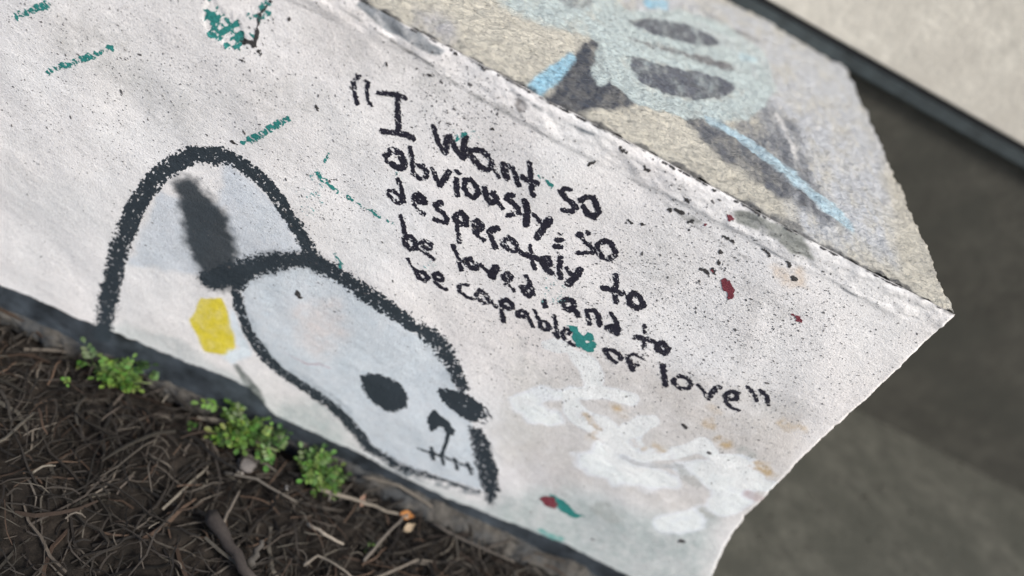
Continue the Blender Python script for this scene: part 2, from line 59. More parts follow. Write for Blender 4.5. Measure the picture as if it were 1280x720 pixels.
JOINTCHIPS = [[(-53.2,521.2,0.7),(-52.1,521.2,0.9)],[(-5.3,521.4,1.3),(-2.3,521.3,0.7)],[(-32.6,522.2,0.8),(-31.6,522.1,1.3)],[(-11.6,521.4,1.4),(-8.6,521.3,0.7)],[(-48.9,523.3,1.4),(-45.8,523.1,0.6)],[(-28.2,523.3,1.1),(-25.6,523.2,0.7)],[(-36.1,520.0,1.1),(-32.8,519.8,0.8)],[(-5.6,520.7,1.5),(-3.2,520.6,1.3)],[(-35.1,523.3,0.8),(-33.1,523.2,0.8)],[(-12.7,521.3,0.7),(-11.9,521.3,1.1)],[(-51.0,523.3,1.5),(-49.3,523.2,0.7)],[(-41.3,522.3,1.2),(-40.0,522.3,0.8)],[(-45.2,522.1,1.5),(-42.9,522.0,0.6)],[(-66.1,523.0,1.3),(-64.7,522.9,1.1)],[(-53.6,522.4,0.7),(-51.6,522.3,1.1)],[(-6.9,521.5,1.3),(-3.4,521.3,1.4)],[(-69.0,522.8,1.0),(-66.1,522.6,1.4)],[(-25.4,519.4,0.9),(-22.3,519.2,0.7)],[(-38.7,521.4,0.9),(-35.2,521.2,0.5)],[(-66.6,521.3,1.3),(-65.4,521.3,0.8)],[(-48.7,519.6,0.8),(-46.8,519.5,0.6)],[(-65.4,520.4,1.2),(-64.3,520.3,0.6)],[(-67.5,522.9,0.7),(-63.9,522.7,1.0)],[(-15.8,522.0,1.5),(-13.9,521.9,0.9)],[(-53.3,522.3,0.9),(-51.4,522.2,1.3)],[(-11.7,521.9,0.7),(-9.5,521.8,0.7)],[(17.6,521.9,0.8),(20.9,521.7,0.6)],[(67.4,521.3,1.6),(69.9,521.1,0.9)],[(64.4,523.1,1.1),(67.4,523.0,0.6)],[(14.5,523.6,1.5),(17.8,523.4,1.4)],[(23.7,523.1,1.4),(26.3,523.0,1.0)],[(46.3,523.6,0.9),(49.1,523.5,1.4)],[(70.4,519.5,1.3),(74.1,519.3,0.6)],[(65.6,520.7,1.6),(66.7,520.7,1.1)],[(4.9,521.3,1.3),(7.3,521.2,1.4)],[(16.4,520.7,1.5),(17.2,520.7,0.5)],[(64.0,520.6,1.5),(67.1,520.4,1.0)],[(64.1,520.7,1.3),(65.5,520.7,0.8)],[(64.4,521.9,0.7),(66.8,521.7,0.6)],[(42.2,523.2,1.4),(44.4,523.1,1.1)],[(9.5,523.2,0.7),(11.8,523.1,1.3)],[(60.4,520.6,1.2),(61.4,520.6,0.9)],[(56.6,522.3,1.5),(58.8,522.2,0.6)],[(8.7,521.3,1.5),(11.3,521.2,1.0)],[(179.0,520.8,1.5),(180.0,520.7,0.7)],[(158.4,523.5,1.1),(161.7,523.3,1.3)],[(140.4,521.5,1.1),(141.6,521.5,0.9)],[(193.4,522.5,1.4),(197.1,522.3,0.6)],[(159.9,523.2,1.1),(162.9,523.0,0.6)],[(151.0,522.3,1.0),(154.4,522.2,1.3)],[(257.9,523.1,1.0),(260.7,523.0,1.4)],[(182.2,523.2,1.0),(185.8,523.0,1.4)],[(228.8,522.9,1.4),(230.1,522.8,0.9)],[(210.7,522.7,0.8),(211.9,522.7,0.7)],[(233.5,520.9,1.2),(235.5,520.8,0.9)],[(206.7,519.8,1.1),(207.8,519.8,1.5)],[(141.5,522.5,0.7),(143.2,522.5,0.6)],[(252.8,522.8,1.5),(256.3,522.6,1.3)],[(254.6,521.1,1.3),(257.0,521.0,1.5)],[(226.4,520.7,0.8),(230.4,520.5,1.2)],[(213.1,522.0,1.0),(216.6,521.8,1.4)],[(173.2,523.5,1.5),(175.9,523.4,1.2)],[(160.4,521.9,1.6),(163.2,521.7,1.4)],[(174.0,521.0,1.5),(176.0,520.9,0.8)],[(175.4,521.3,1.3),(177.9,521.2,1.1)],[(168.2,521.9,1.3),(172.0,521.7,0.7)],[(127.9,518.8,1.2),(131.5,518.6,0.8)],[(129.0,522.5,0.9),(130.5,522.5,1.4)],[(245.1,521.8,1.0),(246.7,521.8,1.5)],[(139.1,522.6,1.3),(142.3,522.4,1.1)],[(254.8,522.0,0.8),(256.1,522.0,0.6)],[(162.2,520.7,0.7),(163.3,520.6,1.5)],[(158.2,520.7,1.3),(161.3,520.5,1.4)],[(242.2,523.1,1.2),(245.3,522.9,1.2)],[(219.4,523.2,1.5),(220.7,523.1,1.0)],[(125.7,522.4,1.5),(127.0,522.4,0.8)],[(171.5,522.9,1.0),(173.3,522.8,0.9)],[(119.2,524.0,0.7),(122.6,523.8,1.4)],[(138.7,520.8,0.9),(142.0,520.6,1.1)],[(185.5,520.2,0.9),(188.6,520.0,1.3)],[(259.9,522.6,1.1),(263.7,522.4,1.4)],[(234.7,524.4,0.8),(237.3,524.2,1.1)],[(247.5,522.5,1.3),(251.2,522.3,0.6)],[(207.9,520.5,1.5),(209.5,520.4,1.2)],[(160.8,520.8,1.5),(162.6,520.7,1.4)],[(244.4,522.9,1.3),(248.1,522.7,1.2)],[(200.7,525.2,0.8),(202.6,525.1,1.2)],[(187.1,522.5,1.3),(189.6,522.4,0.8)],[(145.9,520.3,1.3),(149.5,520.1,0.7)],[(258.3,521.1,1.2),(261.8,520.9,0.6)],[(237.1,523.1,1.4),(237.9,523.0,0.6)],[(183.8,523.1,1.0),(185.1,523.0,1.4)],[(224.1,521.6,1.3),(226.2,521.5,0.6)],[(174.5,522.8,1.4),(178.4,522.6,1.4)],[(158.3,522.7,1.1),(161.3,522.5,0.7)],[(117.8,523.8,1.5),(121.3,523.6,0.8)],[(224.0,523.3,1.0),(227.5,523.1,1.1)],[(153.2,521.1,0.7),(155.6,521.0,0.8)],[(157.4,521.5,0.8),(160.6,521.3,1.5)],[(139.7,522.3,0.9),(140.7,522.2,1.4)],[(212.9,521.0,1.0),(214.1,520.9,1.0)],[(258.9,522.8,0.9),(260.2,522.7,1.4)],[(133.0,521.1,1.3),(135.6,521.0,1.4)],[(127.0,522.2,0.8),(130.3,522.0,1.2)],[(-126.6,522.1,0.7),(-125.4,522.0,0.8)],[(-109.5,522.8,1.2),(-106.0,522.6,0.8)],[(-70.4,521.8,1.5),(-67.0,521.6,1.1)],[(-71.0,521.5,1.4),(-70.1,521.4,1.1)],[(-89.3,521.8,0.8),(-88.1,521.8,0.9)],[(-96.7,522.5,1.0),(-94.5,522.4,1.2)],[(-79.5,522.1,0.8),(-78.3,522.0,0.7)],[(-95.1,522.4,1.2),(-93.8,522.3,0.8)],[(-107.4,522.8,0.9),(-106.2,522.7,1.4)],[(-116.8,524.5,0.8),(-116.0,524.5,1.2)],[(-85.3,521.0,0.9),(-84.5,520.9,1.1)],[(-105.7,522.6,1.0),(-104.6,522.5,0.9)],[(-107.8,522.7,1.3),(-107.1,522.6,1.1)],[(-103.9,521.9,0.9),(-102.9,521.9,1.0)],[(-77.3,524.9,0.8),(-75.1,524.8,1.1)],[(-93.3,521.8,1.3),(-90.9,521.7,0.5)],[(-102.9,521.9,0.8),(-102.0,521.9,0.8)],[(-103.2,522.7,1.2),(-101.7,522.6,0.7)],[(-108.5,522.7,1.5),(-105.1,522.5,0.7)],[(-109.3,523.3,1.1),(-107.1,523.2,0.8)]]
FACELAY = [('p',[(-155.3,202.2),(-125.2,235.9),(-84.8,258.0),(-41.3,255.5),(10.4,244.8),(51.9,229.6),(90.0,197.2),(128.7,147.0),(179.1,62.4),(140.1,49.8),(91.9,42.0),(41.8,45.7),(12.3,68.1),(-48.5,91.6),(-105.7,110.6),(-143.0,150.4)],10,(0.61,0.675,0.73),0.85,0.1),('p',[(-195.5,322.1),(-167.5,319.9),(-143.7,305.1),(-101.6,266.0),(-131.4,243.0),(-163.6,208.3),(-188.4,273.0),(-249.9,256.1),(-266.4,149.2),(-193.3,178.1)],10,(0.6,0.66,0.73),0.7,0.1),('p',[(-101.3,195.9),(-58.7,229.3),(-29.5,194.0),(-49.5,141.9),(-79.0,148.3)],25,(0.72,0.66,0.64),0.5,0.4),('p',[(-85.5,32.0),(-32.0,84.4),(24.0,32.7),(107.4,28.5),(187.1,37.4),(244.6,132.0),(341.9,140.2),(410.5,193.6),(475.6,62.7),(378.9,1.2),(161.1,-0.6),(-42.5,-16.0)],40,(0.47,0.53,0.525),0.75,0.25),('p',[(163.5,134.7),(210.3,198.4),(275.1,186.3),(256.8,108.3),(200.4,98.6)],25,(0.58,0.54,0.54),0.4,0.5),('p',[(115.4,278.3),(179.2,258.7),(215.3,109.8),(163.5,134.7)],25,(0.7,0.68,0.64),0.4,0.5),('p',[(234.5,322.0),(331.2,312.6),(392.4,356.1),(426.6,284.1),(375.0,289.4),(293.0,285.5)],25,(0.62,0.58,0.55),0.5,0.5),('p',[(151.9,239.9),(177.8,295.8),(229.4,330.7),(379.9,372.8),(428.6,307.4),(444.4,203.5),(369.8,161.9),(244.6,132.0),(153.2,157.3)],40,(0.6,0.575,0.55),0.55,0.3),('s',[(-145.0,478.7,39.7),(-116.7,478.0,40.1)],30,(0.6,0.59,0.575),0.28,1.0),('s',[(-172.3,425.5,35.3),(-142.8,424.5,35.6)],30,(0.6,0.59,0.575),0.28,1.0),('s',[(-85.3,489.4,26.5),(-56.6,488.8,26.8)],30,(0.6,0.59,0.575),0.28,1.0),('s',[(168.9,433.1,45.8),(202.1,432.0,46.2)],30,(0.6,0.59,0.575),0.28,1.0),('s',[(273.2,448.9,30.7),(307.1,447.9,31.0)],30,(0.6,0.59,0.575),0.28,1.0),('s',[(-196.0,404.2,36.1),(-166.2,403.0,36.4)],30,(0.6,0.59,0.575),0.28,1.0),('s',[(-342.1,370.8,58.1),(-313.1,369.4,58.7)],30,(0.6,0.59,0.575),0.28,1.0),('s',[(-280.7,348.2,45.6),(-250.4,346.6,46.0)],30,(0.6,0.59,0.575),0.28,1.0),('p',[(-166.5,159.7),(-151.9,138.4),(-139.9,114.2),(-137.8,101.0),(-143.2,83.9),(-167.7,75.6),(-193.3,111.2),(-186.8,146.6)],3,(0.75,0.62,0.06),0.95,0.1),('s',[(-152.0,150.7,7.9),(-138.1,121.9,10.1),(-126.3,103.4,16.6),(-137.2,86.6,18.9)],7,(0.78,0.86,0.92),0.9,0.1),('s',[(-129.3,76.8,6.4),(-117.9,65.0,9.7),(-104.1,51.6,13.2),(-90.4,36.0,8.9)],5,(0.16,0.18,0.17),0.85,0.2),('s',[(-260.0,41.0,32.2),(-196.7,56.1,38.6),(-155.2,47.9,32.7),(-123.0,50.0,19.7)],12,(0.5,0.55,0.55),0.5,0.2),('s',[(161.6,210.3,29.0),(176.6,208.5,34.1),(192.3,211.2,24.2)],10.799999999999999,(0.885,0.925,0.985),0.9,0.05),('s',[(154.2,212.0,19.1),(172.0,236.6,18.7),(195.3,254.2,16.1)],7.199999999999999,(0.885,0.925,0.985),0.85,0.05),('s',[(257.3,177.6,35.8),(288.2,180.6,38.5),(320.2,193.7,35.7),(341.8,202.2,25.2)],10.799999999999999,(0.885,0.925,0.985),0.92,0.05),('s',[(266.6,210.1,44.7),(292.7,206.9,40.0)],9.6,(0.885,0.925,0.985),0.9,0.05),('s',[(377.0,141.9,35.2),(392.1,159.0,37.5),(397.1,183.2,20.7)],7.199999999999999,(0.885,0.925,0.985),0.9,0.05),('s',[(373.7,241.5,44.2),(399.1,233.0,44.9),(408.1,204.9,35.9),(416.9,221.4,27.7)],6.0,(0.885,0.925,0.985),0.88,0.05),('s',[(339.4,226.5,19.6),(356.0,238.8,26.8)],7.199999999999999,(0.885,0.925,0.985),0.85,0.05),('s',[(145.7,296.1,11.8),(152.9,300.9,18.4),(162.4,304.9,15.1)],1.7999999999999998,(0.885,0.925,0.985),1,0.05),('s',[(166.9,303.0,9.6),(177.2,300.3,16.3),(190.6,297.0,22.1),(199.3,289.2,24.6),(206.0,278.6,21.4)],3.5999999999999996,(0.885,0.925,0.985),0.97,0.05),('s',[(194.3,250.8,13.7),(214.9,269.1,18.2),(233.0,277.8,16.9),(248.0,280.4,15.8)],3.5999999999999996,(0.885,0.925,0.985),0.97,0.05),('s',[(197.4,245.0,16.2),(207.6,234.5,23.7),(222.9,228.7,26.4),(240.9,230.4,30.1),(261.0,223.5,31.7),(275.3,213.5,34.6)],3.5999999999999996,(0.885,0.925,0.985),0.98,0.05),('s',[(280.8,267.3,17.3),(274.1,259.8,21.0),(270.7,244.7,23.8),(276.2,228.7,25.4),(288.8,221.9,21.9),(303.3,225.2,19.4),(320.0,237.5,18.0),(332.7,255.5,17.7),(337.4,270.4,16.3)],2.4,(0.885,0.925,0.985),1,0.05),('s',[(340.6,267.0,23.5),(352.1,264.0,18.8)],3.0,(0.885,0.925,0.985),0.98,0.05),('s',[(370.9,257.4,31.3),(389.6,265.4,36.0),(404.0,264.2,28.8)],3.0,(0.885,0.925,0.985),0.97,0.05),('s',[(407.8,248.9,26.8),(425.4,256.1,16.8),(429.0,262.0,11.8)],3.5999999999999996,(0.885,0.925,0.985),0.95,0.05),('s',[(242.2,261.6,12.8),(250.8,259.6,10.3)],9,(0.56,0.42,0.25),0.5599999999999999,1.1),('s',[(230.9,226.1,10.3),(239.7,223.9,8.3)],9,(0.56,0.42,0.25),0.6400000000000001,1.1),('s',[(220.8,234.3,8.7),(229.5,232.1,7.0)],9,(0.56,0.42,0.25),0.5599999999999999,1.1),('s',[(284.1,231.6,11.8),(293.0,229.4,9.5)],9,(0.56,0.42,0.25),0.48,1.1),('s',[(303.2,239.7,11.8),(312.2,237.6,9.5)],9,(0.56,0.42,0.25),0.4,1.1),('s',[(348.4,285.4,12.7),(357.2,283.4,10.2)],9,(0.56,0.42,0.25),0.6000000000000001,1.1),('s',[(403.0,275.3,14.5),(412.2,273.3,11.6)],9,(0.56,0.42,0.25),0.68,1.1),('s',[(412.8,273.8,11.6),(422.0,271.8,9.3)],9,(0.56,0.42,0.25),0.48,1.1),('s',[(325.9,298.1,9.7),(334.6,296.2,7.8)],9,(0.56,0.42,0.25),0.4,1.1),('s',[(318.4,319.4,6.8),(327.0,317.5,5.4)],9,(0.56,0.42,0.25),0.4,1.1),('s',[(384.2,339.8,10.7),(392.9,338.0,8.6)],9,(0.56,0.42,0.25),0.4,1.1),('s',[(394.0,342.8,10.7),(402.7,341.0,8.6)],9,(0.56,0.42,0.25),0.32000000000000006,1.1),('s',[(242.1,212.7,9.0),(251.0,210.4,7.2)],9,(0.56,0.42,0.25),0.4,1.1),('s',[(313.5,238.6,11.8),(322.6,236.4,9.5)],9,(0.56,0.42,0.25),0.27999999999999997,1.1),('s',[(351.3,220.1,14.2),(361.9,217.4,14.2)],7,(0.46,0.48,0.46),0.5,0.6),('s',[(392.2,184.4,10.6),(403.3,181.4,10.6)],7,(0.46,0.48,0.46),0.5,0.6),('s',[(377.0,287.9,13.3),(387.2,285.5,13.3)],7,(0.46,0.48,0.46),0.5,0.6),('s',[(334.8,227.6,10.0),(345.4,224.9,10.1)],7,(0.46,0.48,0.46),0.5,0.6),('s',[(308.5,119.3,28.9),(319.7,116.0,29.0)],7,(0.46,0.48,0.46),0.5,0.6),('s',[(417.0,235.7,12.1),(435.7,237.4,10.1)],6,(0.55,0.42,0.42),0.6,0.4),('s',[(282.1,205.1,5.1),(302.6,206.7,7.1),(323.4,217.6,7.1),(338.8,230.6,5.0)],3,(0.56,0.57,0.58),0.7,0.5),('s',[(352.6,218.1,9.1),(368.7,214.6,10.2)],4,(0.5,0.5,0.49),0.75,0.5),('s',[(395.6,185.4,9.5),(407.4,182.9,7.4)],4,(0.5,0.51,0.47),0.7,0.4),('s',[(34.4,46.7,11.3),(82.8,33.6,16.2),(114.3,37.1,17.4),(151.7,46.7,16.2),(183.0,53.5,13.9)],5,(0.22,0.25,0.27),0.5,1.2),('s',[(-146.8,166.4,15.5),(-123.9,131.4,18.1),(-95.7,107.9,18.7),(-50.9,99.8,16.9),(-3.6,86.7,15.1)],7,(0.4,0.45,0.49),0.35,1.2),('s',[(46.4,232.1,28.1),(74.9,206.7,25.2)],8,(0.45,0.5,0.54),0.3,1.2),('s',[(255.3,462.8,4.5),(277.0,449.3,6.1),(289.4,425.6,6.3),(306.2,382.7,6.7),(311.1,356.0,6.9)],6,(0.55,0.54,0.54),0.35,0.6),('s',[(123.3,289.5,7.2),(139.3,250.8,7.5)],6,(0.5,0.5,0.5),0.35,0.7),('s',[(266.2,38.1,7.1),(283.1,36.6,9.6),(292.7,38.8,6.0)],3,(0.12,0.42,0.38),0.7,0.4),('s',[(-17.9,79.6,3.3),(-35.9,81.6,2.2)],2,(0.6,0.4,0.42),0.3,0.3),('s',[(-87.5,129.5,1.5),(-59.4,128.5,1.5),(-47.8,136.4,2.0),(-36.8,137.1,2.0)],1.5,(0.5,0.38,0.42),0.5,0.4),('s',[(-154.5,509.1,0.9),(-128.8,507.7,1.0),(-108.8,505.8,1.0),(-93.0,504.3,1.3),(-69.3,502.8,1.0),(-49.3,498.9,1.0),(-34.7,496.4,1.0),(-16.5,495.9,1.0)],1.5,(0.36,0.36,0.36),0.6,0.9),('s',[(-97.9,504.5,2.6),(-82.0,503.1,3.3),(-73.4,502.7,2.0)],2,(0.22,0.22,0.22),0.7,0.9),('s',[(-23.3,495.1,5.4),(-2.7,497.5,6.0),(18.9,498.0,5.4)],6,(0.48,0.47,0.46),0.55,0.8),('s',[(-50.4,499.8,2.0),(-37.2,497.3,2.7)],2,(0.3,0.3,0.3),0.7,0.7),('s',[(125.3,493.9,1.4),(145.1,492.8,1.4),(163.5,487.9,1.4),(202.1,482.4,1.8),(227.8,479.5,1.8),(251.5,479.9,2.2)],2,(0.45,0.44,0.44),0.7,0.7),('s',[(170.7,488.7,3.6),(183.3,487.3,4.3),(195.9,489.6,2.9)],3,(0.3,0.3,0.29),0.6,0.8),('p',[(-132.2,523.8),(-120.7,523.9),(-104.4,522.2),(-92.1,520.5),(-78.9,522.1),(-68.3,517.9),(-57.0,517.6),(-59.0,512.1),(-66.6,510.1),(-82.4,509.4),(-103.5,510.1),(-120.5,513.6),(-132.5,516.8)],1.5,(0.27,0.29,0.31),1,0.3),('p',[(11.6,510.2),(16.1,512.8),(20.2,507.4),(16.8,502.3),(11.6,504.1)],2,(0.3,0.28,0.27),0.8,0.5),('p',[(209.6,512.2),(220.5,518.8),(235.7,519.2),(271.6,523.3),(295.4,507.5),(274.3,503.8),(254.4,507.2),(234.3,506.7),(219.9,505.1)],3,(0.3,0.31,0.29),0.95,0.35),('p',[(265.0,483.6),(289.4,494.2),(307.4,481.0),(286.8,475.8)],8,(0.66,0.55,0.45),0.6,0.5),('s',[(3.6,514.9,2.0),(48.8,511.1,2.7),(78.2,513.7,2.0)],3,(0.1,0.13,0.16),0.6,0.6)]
BASEEDGE = [(-451.4,32.8),(-306.3,39.7),(-213.5,44.7),(-139.1,53.3),(-108.0,51.7),(-92.0,42.3),(-82.1,34.3),(-68.4,27.3),(-57.5,27.4),(-10.0,28.7),(25.3,28.8),(88.8,23.0),(105.2,23.4),(153.7,22.2),(181.5,26.0),(239.3,29.7),(302.2,35.1),(387.5,32.9),(460.8,33.4)]
TOPLAY = [('p',[(-93.9,32.0),(-80.4,47.5),(-59.4,37.5),(-56.9,6.9),(-70.4,0.4),(-85.1,7.8)],12,(0.38,0.38,0.4),0.6,0.5),('p',[(29.5,369.3),(216.5,590.6),(346.2,615.0),(490.0,635.5),(372.1,36.3),(266.1,-14.5),(254.1,193.5),(202.7,365.9),(96.5,321.6)],25,(0.47,0.485,0.5),0.85,0.5),('p',[(-63.9,224.5),(50.5,372.6),(99.6,269.2),(82.6,178.5),(47.3,174.8),(12.3,145.8),(-23.2,133.6),(-61.8,140.3)],12,(0.45,0.52,0.51),0.9,0.3),('p',[(-3.2,243.8),(38.9,286.8),(40.7,254.2),(13.1,228.1)],8,(0.2,0.21,0.22),0.6,0.5),('p',[(52.0,172.1),(66.8,174.8),(80.2,175.1),(93.3,99.1),(110.4,90.0),(91.6,51.0),(66.6,12.7),(45.9,-21.2),(23.7,-22.4),(17.7,-20.1),(31.9,9.0),(35.7,72.8),(41.8,129.4)],5,(0.042,0.05,0.066),0.96,0.2),('p',[(151.4,117.0),(186.8,155.2),(236.1,144.9),(280.7,100.6),(324.3,49.1),(273.3,42.4),(233.4,54.0),(196.9,60.4),(170.1,77.6)],9,(0.1,0.108,0.122),0.9,0.35),('p',[(210.8,183.6),(261.5,277.2),(297.5,232.4),(307.0,99.1),(263.7,104.6),(216.8,123.8)],16,(0.16,0.17,0.185),0.75,0.6),('p',[(58.6,238.4),(85.7,328.4),(146.9,436.2),(212.5,480.6),(270.8,448.6),(279.9,336.3),(248.7,245.8),(196.0,158.1),(143.0,110.7),(105.7,99.3),(85.8,109.3),(58.5,153.4)],5,(0.45,0.52,0.51),0.8,0.3),('s',[(65.7,103.0,13.4),(70.4,97.2,13.3)],3.5,(0.45,0.52,0.51),0.92,0.25),('s',[(69.6,146.6,20.8),(86.8,127.0,20.2),(98.6,105.9,16.6)],3.5,(0.45,0.52,0.51),0.92,0.25),('s',[(84.3,107.3,15.1),(109.8,100.6,15.0),(142.8,119.9,15.6),(186.9,159.2,16.8),(219.0,197.5,17.9),(248.0,262.9,19.7),(259.6,315.3,19.1)],3.5,(0.45,0.52,0.51),0.92,0.25),('s',[(68.6,184.4,18.7),(89.7,203.1,14.0),(139.9,242.3,14.1),(200.0,282.2,16.1),(242.5,300.9,20.8)],3.5,(0.45,0.52,0.51),0.92,0.25),('s',[(74.0,225.0,16.3),(100.2,259.3,11.4),(148.8,299.0,12.2),(207.6,350.4,15.4),(240.4,349.4,15.5)],3.5,(0.45,0.52,0.51),0.92,0.25),('s',[(54.7,188.3,11.9),(77.5,185.4,17.0)],3.5,(0.45,0.52,0.51),0.92,0.25),('s',[(74.2,279.9,7.8),(125.7,381.4,7.9),(181.8,445.5,9.9),(223.2,450.9,12.5)],3.5,(0.45,0.52,0.51),0.92,0.25),('p',[(81.8,283.5),(101.6,323.7),(123.3,355.5),(147.7,381.7),(173.3,403.0),(192.3,395.0),(205.5,384.6),(188.1,350.5),(164.3,329.9),(138.4,305.6),(113.7,285.1),(96.3,275.1)],2.5,(0.1,0.11,0.13),0.9,0.5),('p',[(95.4,187.4),(122.1,205.6),(149.9,227.0),(172.1,245.0),(199.4,264.3),(218.0,271.7),(219.1,254.4),(194.4,197.0),(173.5,173.3),(150.9,151.6),(130.1,139.7),(114.5,136.3),(101.1,143.8),(95.6,160.2)],2,(0.09,0.1,0.122),0.93,0.4),('s',[(89.5,232.7,5.5),(115.3,250.2,5.7),(139.3,266.8,7.8),(174.5,290.6,9.1),(214.9,317.5,10.6)],3,(0.16,0.16,0.165),0.85,0.5),('s',[(182.2,477.0,6.4),(230.4,474.9,6.4),(267.7,485.0,5.2)],4,(0.2,0.2,0.2),0.6,0.7),('s',[(38.4,98.8,9.6),(32.3,64.2,12.4),(25.0,28.4,14.2),(20.6,3.3,14.8)],3.5,(0.28,0.5,0.62),0.95,0.12),('s',[(182.0,137.8,5.7),(199.8,139.5,7.3),(221.9,134.8,8.1),(252.1,121.2,9.6),(280.7,100.6,10.9),(327.4,65.8,10.4)],4,(0.42,0.56,0.62),0.9,0.25),('s',[(105.4,393.7,13.7),(124.5,419.2,14.2)],5,(0.28,0.5,0.62),0.8,0.3),('s',[(234.7,382.9,8.1),(252.2,390.2,9.3)],5,(0.45,0.6,0.64),0.7,0.3),('s',[(270.6,243.5,7.7),(276.9,209.3,8.3),(282.5,158.4,6.0)],3,(0.6,0.59,0.57),0.8,0.4),('s',[(193.8,-21.8,6.2),(228.9,-2.5,9.0),(268.8,7.0,10.6)],6,(0.2,0.2,0.19),0.8,0.7),('s',[(95.9,-25.1,2.4),(153.5,-29.9,3.0),(201.2,-24.1,4.9)],4,(0.2,0.2,0.19),0.5,0.8),('s',[(-76.5,21.4,1.9),(-59.3,65.9,2.0),(-41.6,123.4,2.3)],6,(0.36,0.36,0.32),0.4,0.6)]
ENDEDGE = [(307.4,428.6),(248.1,433.1),(209.6,435.2),(170.5,441.5),(145.5,447.9),(116.5,457.7),(94.4,465.8)]
SPECKS = [(-36,490,35,0.5),(-9,478,30,0.35),(-31,453,30,0.3),(241,396,80,0.42),(-336,317,90,0.2),(-288,393,50,0.2),(316,412,70,0.35),(231,462,60,0.3),(197,441,50,0.25),(-94,340,35,0.3),(89,297,60,0.25),(101,231,40,0.2),(179,259,50,0.2),(129,388,40,0.15),(-177,415,60,0.1),(356,275,30,0.2),(-88,457,40,0.1)]
TWIGS = [('long pale twig curving up from the litter to the foot of the wall',[(47.8,-8.0,3),(70.7,-8.0,12),(91.2,-8.0,14),(126.0,-8.0,6),(155.5,-8.0,1)],0.0026,(0.122,0.108,0.09)),('straight tan twig below the arched one,beside the green weed',[(8.1,-49.0,2),(39.5,-44.4,6),(77.3,-38.4,6),(117.5,-34.2,3)],0.0026,(0.173,0.151,0.122)),('forked-looking thin twig rising towards the orange leaf',[(87.7,-104.2,1),(95.9,-78.0,6),(108.7,-44.2,8),(116.4,-26.8,5)],0.002,(0.115,0.101,0.086)),('short pale split stalk left of the bare soil patch',[(16.6,-93.9,4),(36.8,-98.8,6),(60.8,-97.7,3)],0.0022,(0.238,0.209,0.173)),('thin upright-looking twig at the far lower left',[(-62.5,-133.9,4),(-63.8,-112.5,10),(-64.5,-90.7,6)],0.002,(0.108,0.094,0.079)),('thick dark stick in the lower left corner of the bed',[(-78.9,-133.5,14),(-46.9,-157.2,14),(-5.7,-182.1,10)],0.008,(0.036,0.03,0.027)),('grey-brown stick end standing beside the thick dark stick',[(-17.8,-165.2,6),(-17.2,-152.4,14),(-19.6,-137.1,16)],0.0045,(0.061,0.056,0.05)),('curved dry stem in the middle of the litter',[(30.7,-137.0,2),(40.4,-120.9,8),(60.8,-126.7,9),(82.3,-130.5,4)],0.0018,(0.144,0.126,0.104)),('dark twig lying along the cement footing',[(146.3,-27.6,3),(199.0,-33.4,5),(252.3,-33.3,3)],0.002,(0.072,0.063,0.054)),('thin bent twig leaning against the dark base band',[(0.2,-8.0,2),(20.4,-30.6,12),(26.7,-56.9,6)],0.002,(0.122,0.108,0.094)),('long thin stalk running across the left of the litter',[(-88.5,-74.5,3),(-54.9,-72.0,6),(-5.4,-75.0,3)],0.0018,(0.108,0.097,0.083))]
WEEDS = [('bushy bright green weed touching the wall at the left',-0.093,-0.02,80,0.021,0.056,(1.0,0.6)),('narrow green weed to the right of the bushy one',-0.006,-0.025,30,0.019,0.019,(0.6,1)),('low green weed tuft just in front of the narrow one',0.012,-0.04,30,0.02,0.02,(1,0.7)),('tiny green seedling alone in the dark soil',0.088,-0.084,3,0.007,0.003,(1,1)),('spreading green weed at the far left end of the bed',-0.242,-0.022,40,0.021,0.04,(1.0,0.6))]
SCRAPS = [('dead_leaf','small orange dead leaf by the footing','leaf',0.114,-0.032,0.014,0.018,0.01,(0.28,0.12,0.035),(0.5,0.1,0.3)),('dead_leaf','pinkish brown curled leaf among the twigs','leaf',0.06,-0.038,0.012,0.02,0.008,(0.3,0.19,0.14),(0.6,0.2,1.6)),('dead_leaf','pale tan leaf scrap under the orange leaf','leaf',0.122,-0.043,0.01,0.016,0.009,(0.28,0.22,0.15),(0.4,-0.2,0.9))]
PEBBLES = [('small pale flat stone in the litter below the bushy weed',-0.074,-0.062,0.0048,(0.34,0.31,0.28),(1.2,0.8,0.5)),('tiny whitish pebble left of the low weed tuft',-0.022,-0.062,0.0032,(0.33,0.32,0.31)),('broad grey stone half buried near the pale flat stone',-0.073,-0.054,0.011,(0.12,0.11,0.105),(1.3,0.8,0.4))]

# ------------------------------------------------------------------ noise and distance helpers (numpy)
_tabs = {}
def _tab(seed):
    if seed not in _tabs: _tabs[seed] = np.random.RandomState(seed).rand(256, 256)*2 - 1
    return _tabs[seed]
def vn(x, y, seed=0):
    x = np.asarray(x, float); y = np.asarray(y, float); t = _tab(seed)
    xi = np.floor(x).astype(int); yi = np.floor(y).astype(int); fx = x-xi; fy = y-yi
    fx = fx*fx*(3-2*fx); fy = fy*fy*(3-2*fy)
    a = t[xi & 255, yi & 255]; b = t[(xi+1) & 255, yi & 255]; c = t[xi & 255, (yi+1) & 255]; d = t[(xi+1) & 255, (yi+1) & 255]
    return (a*(1-fx)+b*fx)*(1-fy) + (c*(1-fx)+d*fx)*fy
def fbm(x, y, scale, seed=0, octs=4, rough=0.55):
    s = 0; a = 1.0; n = 0
    for k in range(octs):
        ca, sa = math.cos(0.7*k+0.3), math.sin(0.7*k+0.3)
        s = s + a*vn((x*ca-y*sa)/scale*2**k, (x*sa+y*ca)/scale*2**k, seed+k); n += a*a; a *= rough
    return s/math.sqrt(n)*1.7
def smooth(a, b, v):
    t = np.clip((v-a)/(b-a+1e-9), 0, 1); return t*t*(3-2*t)
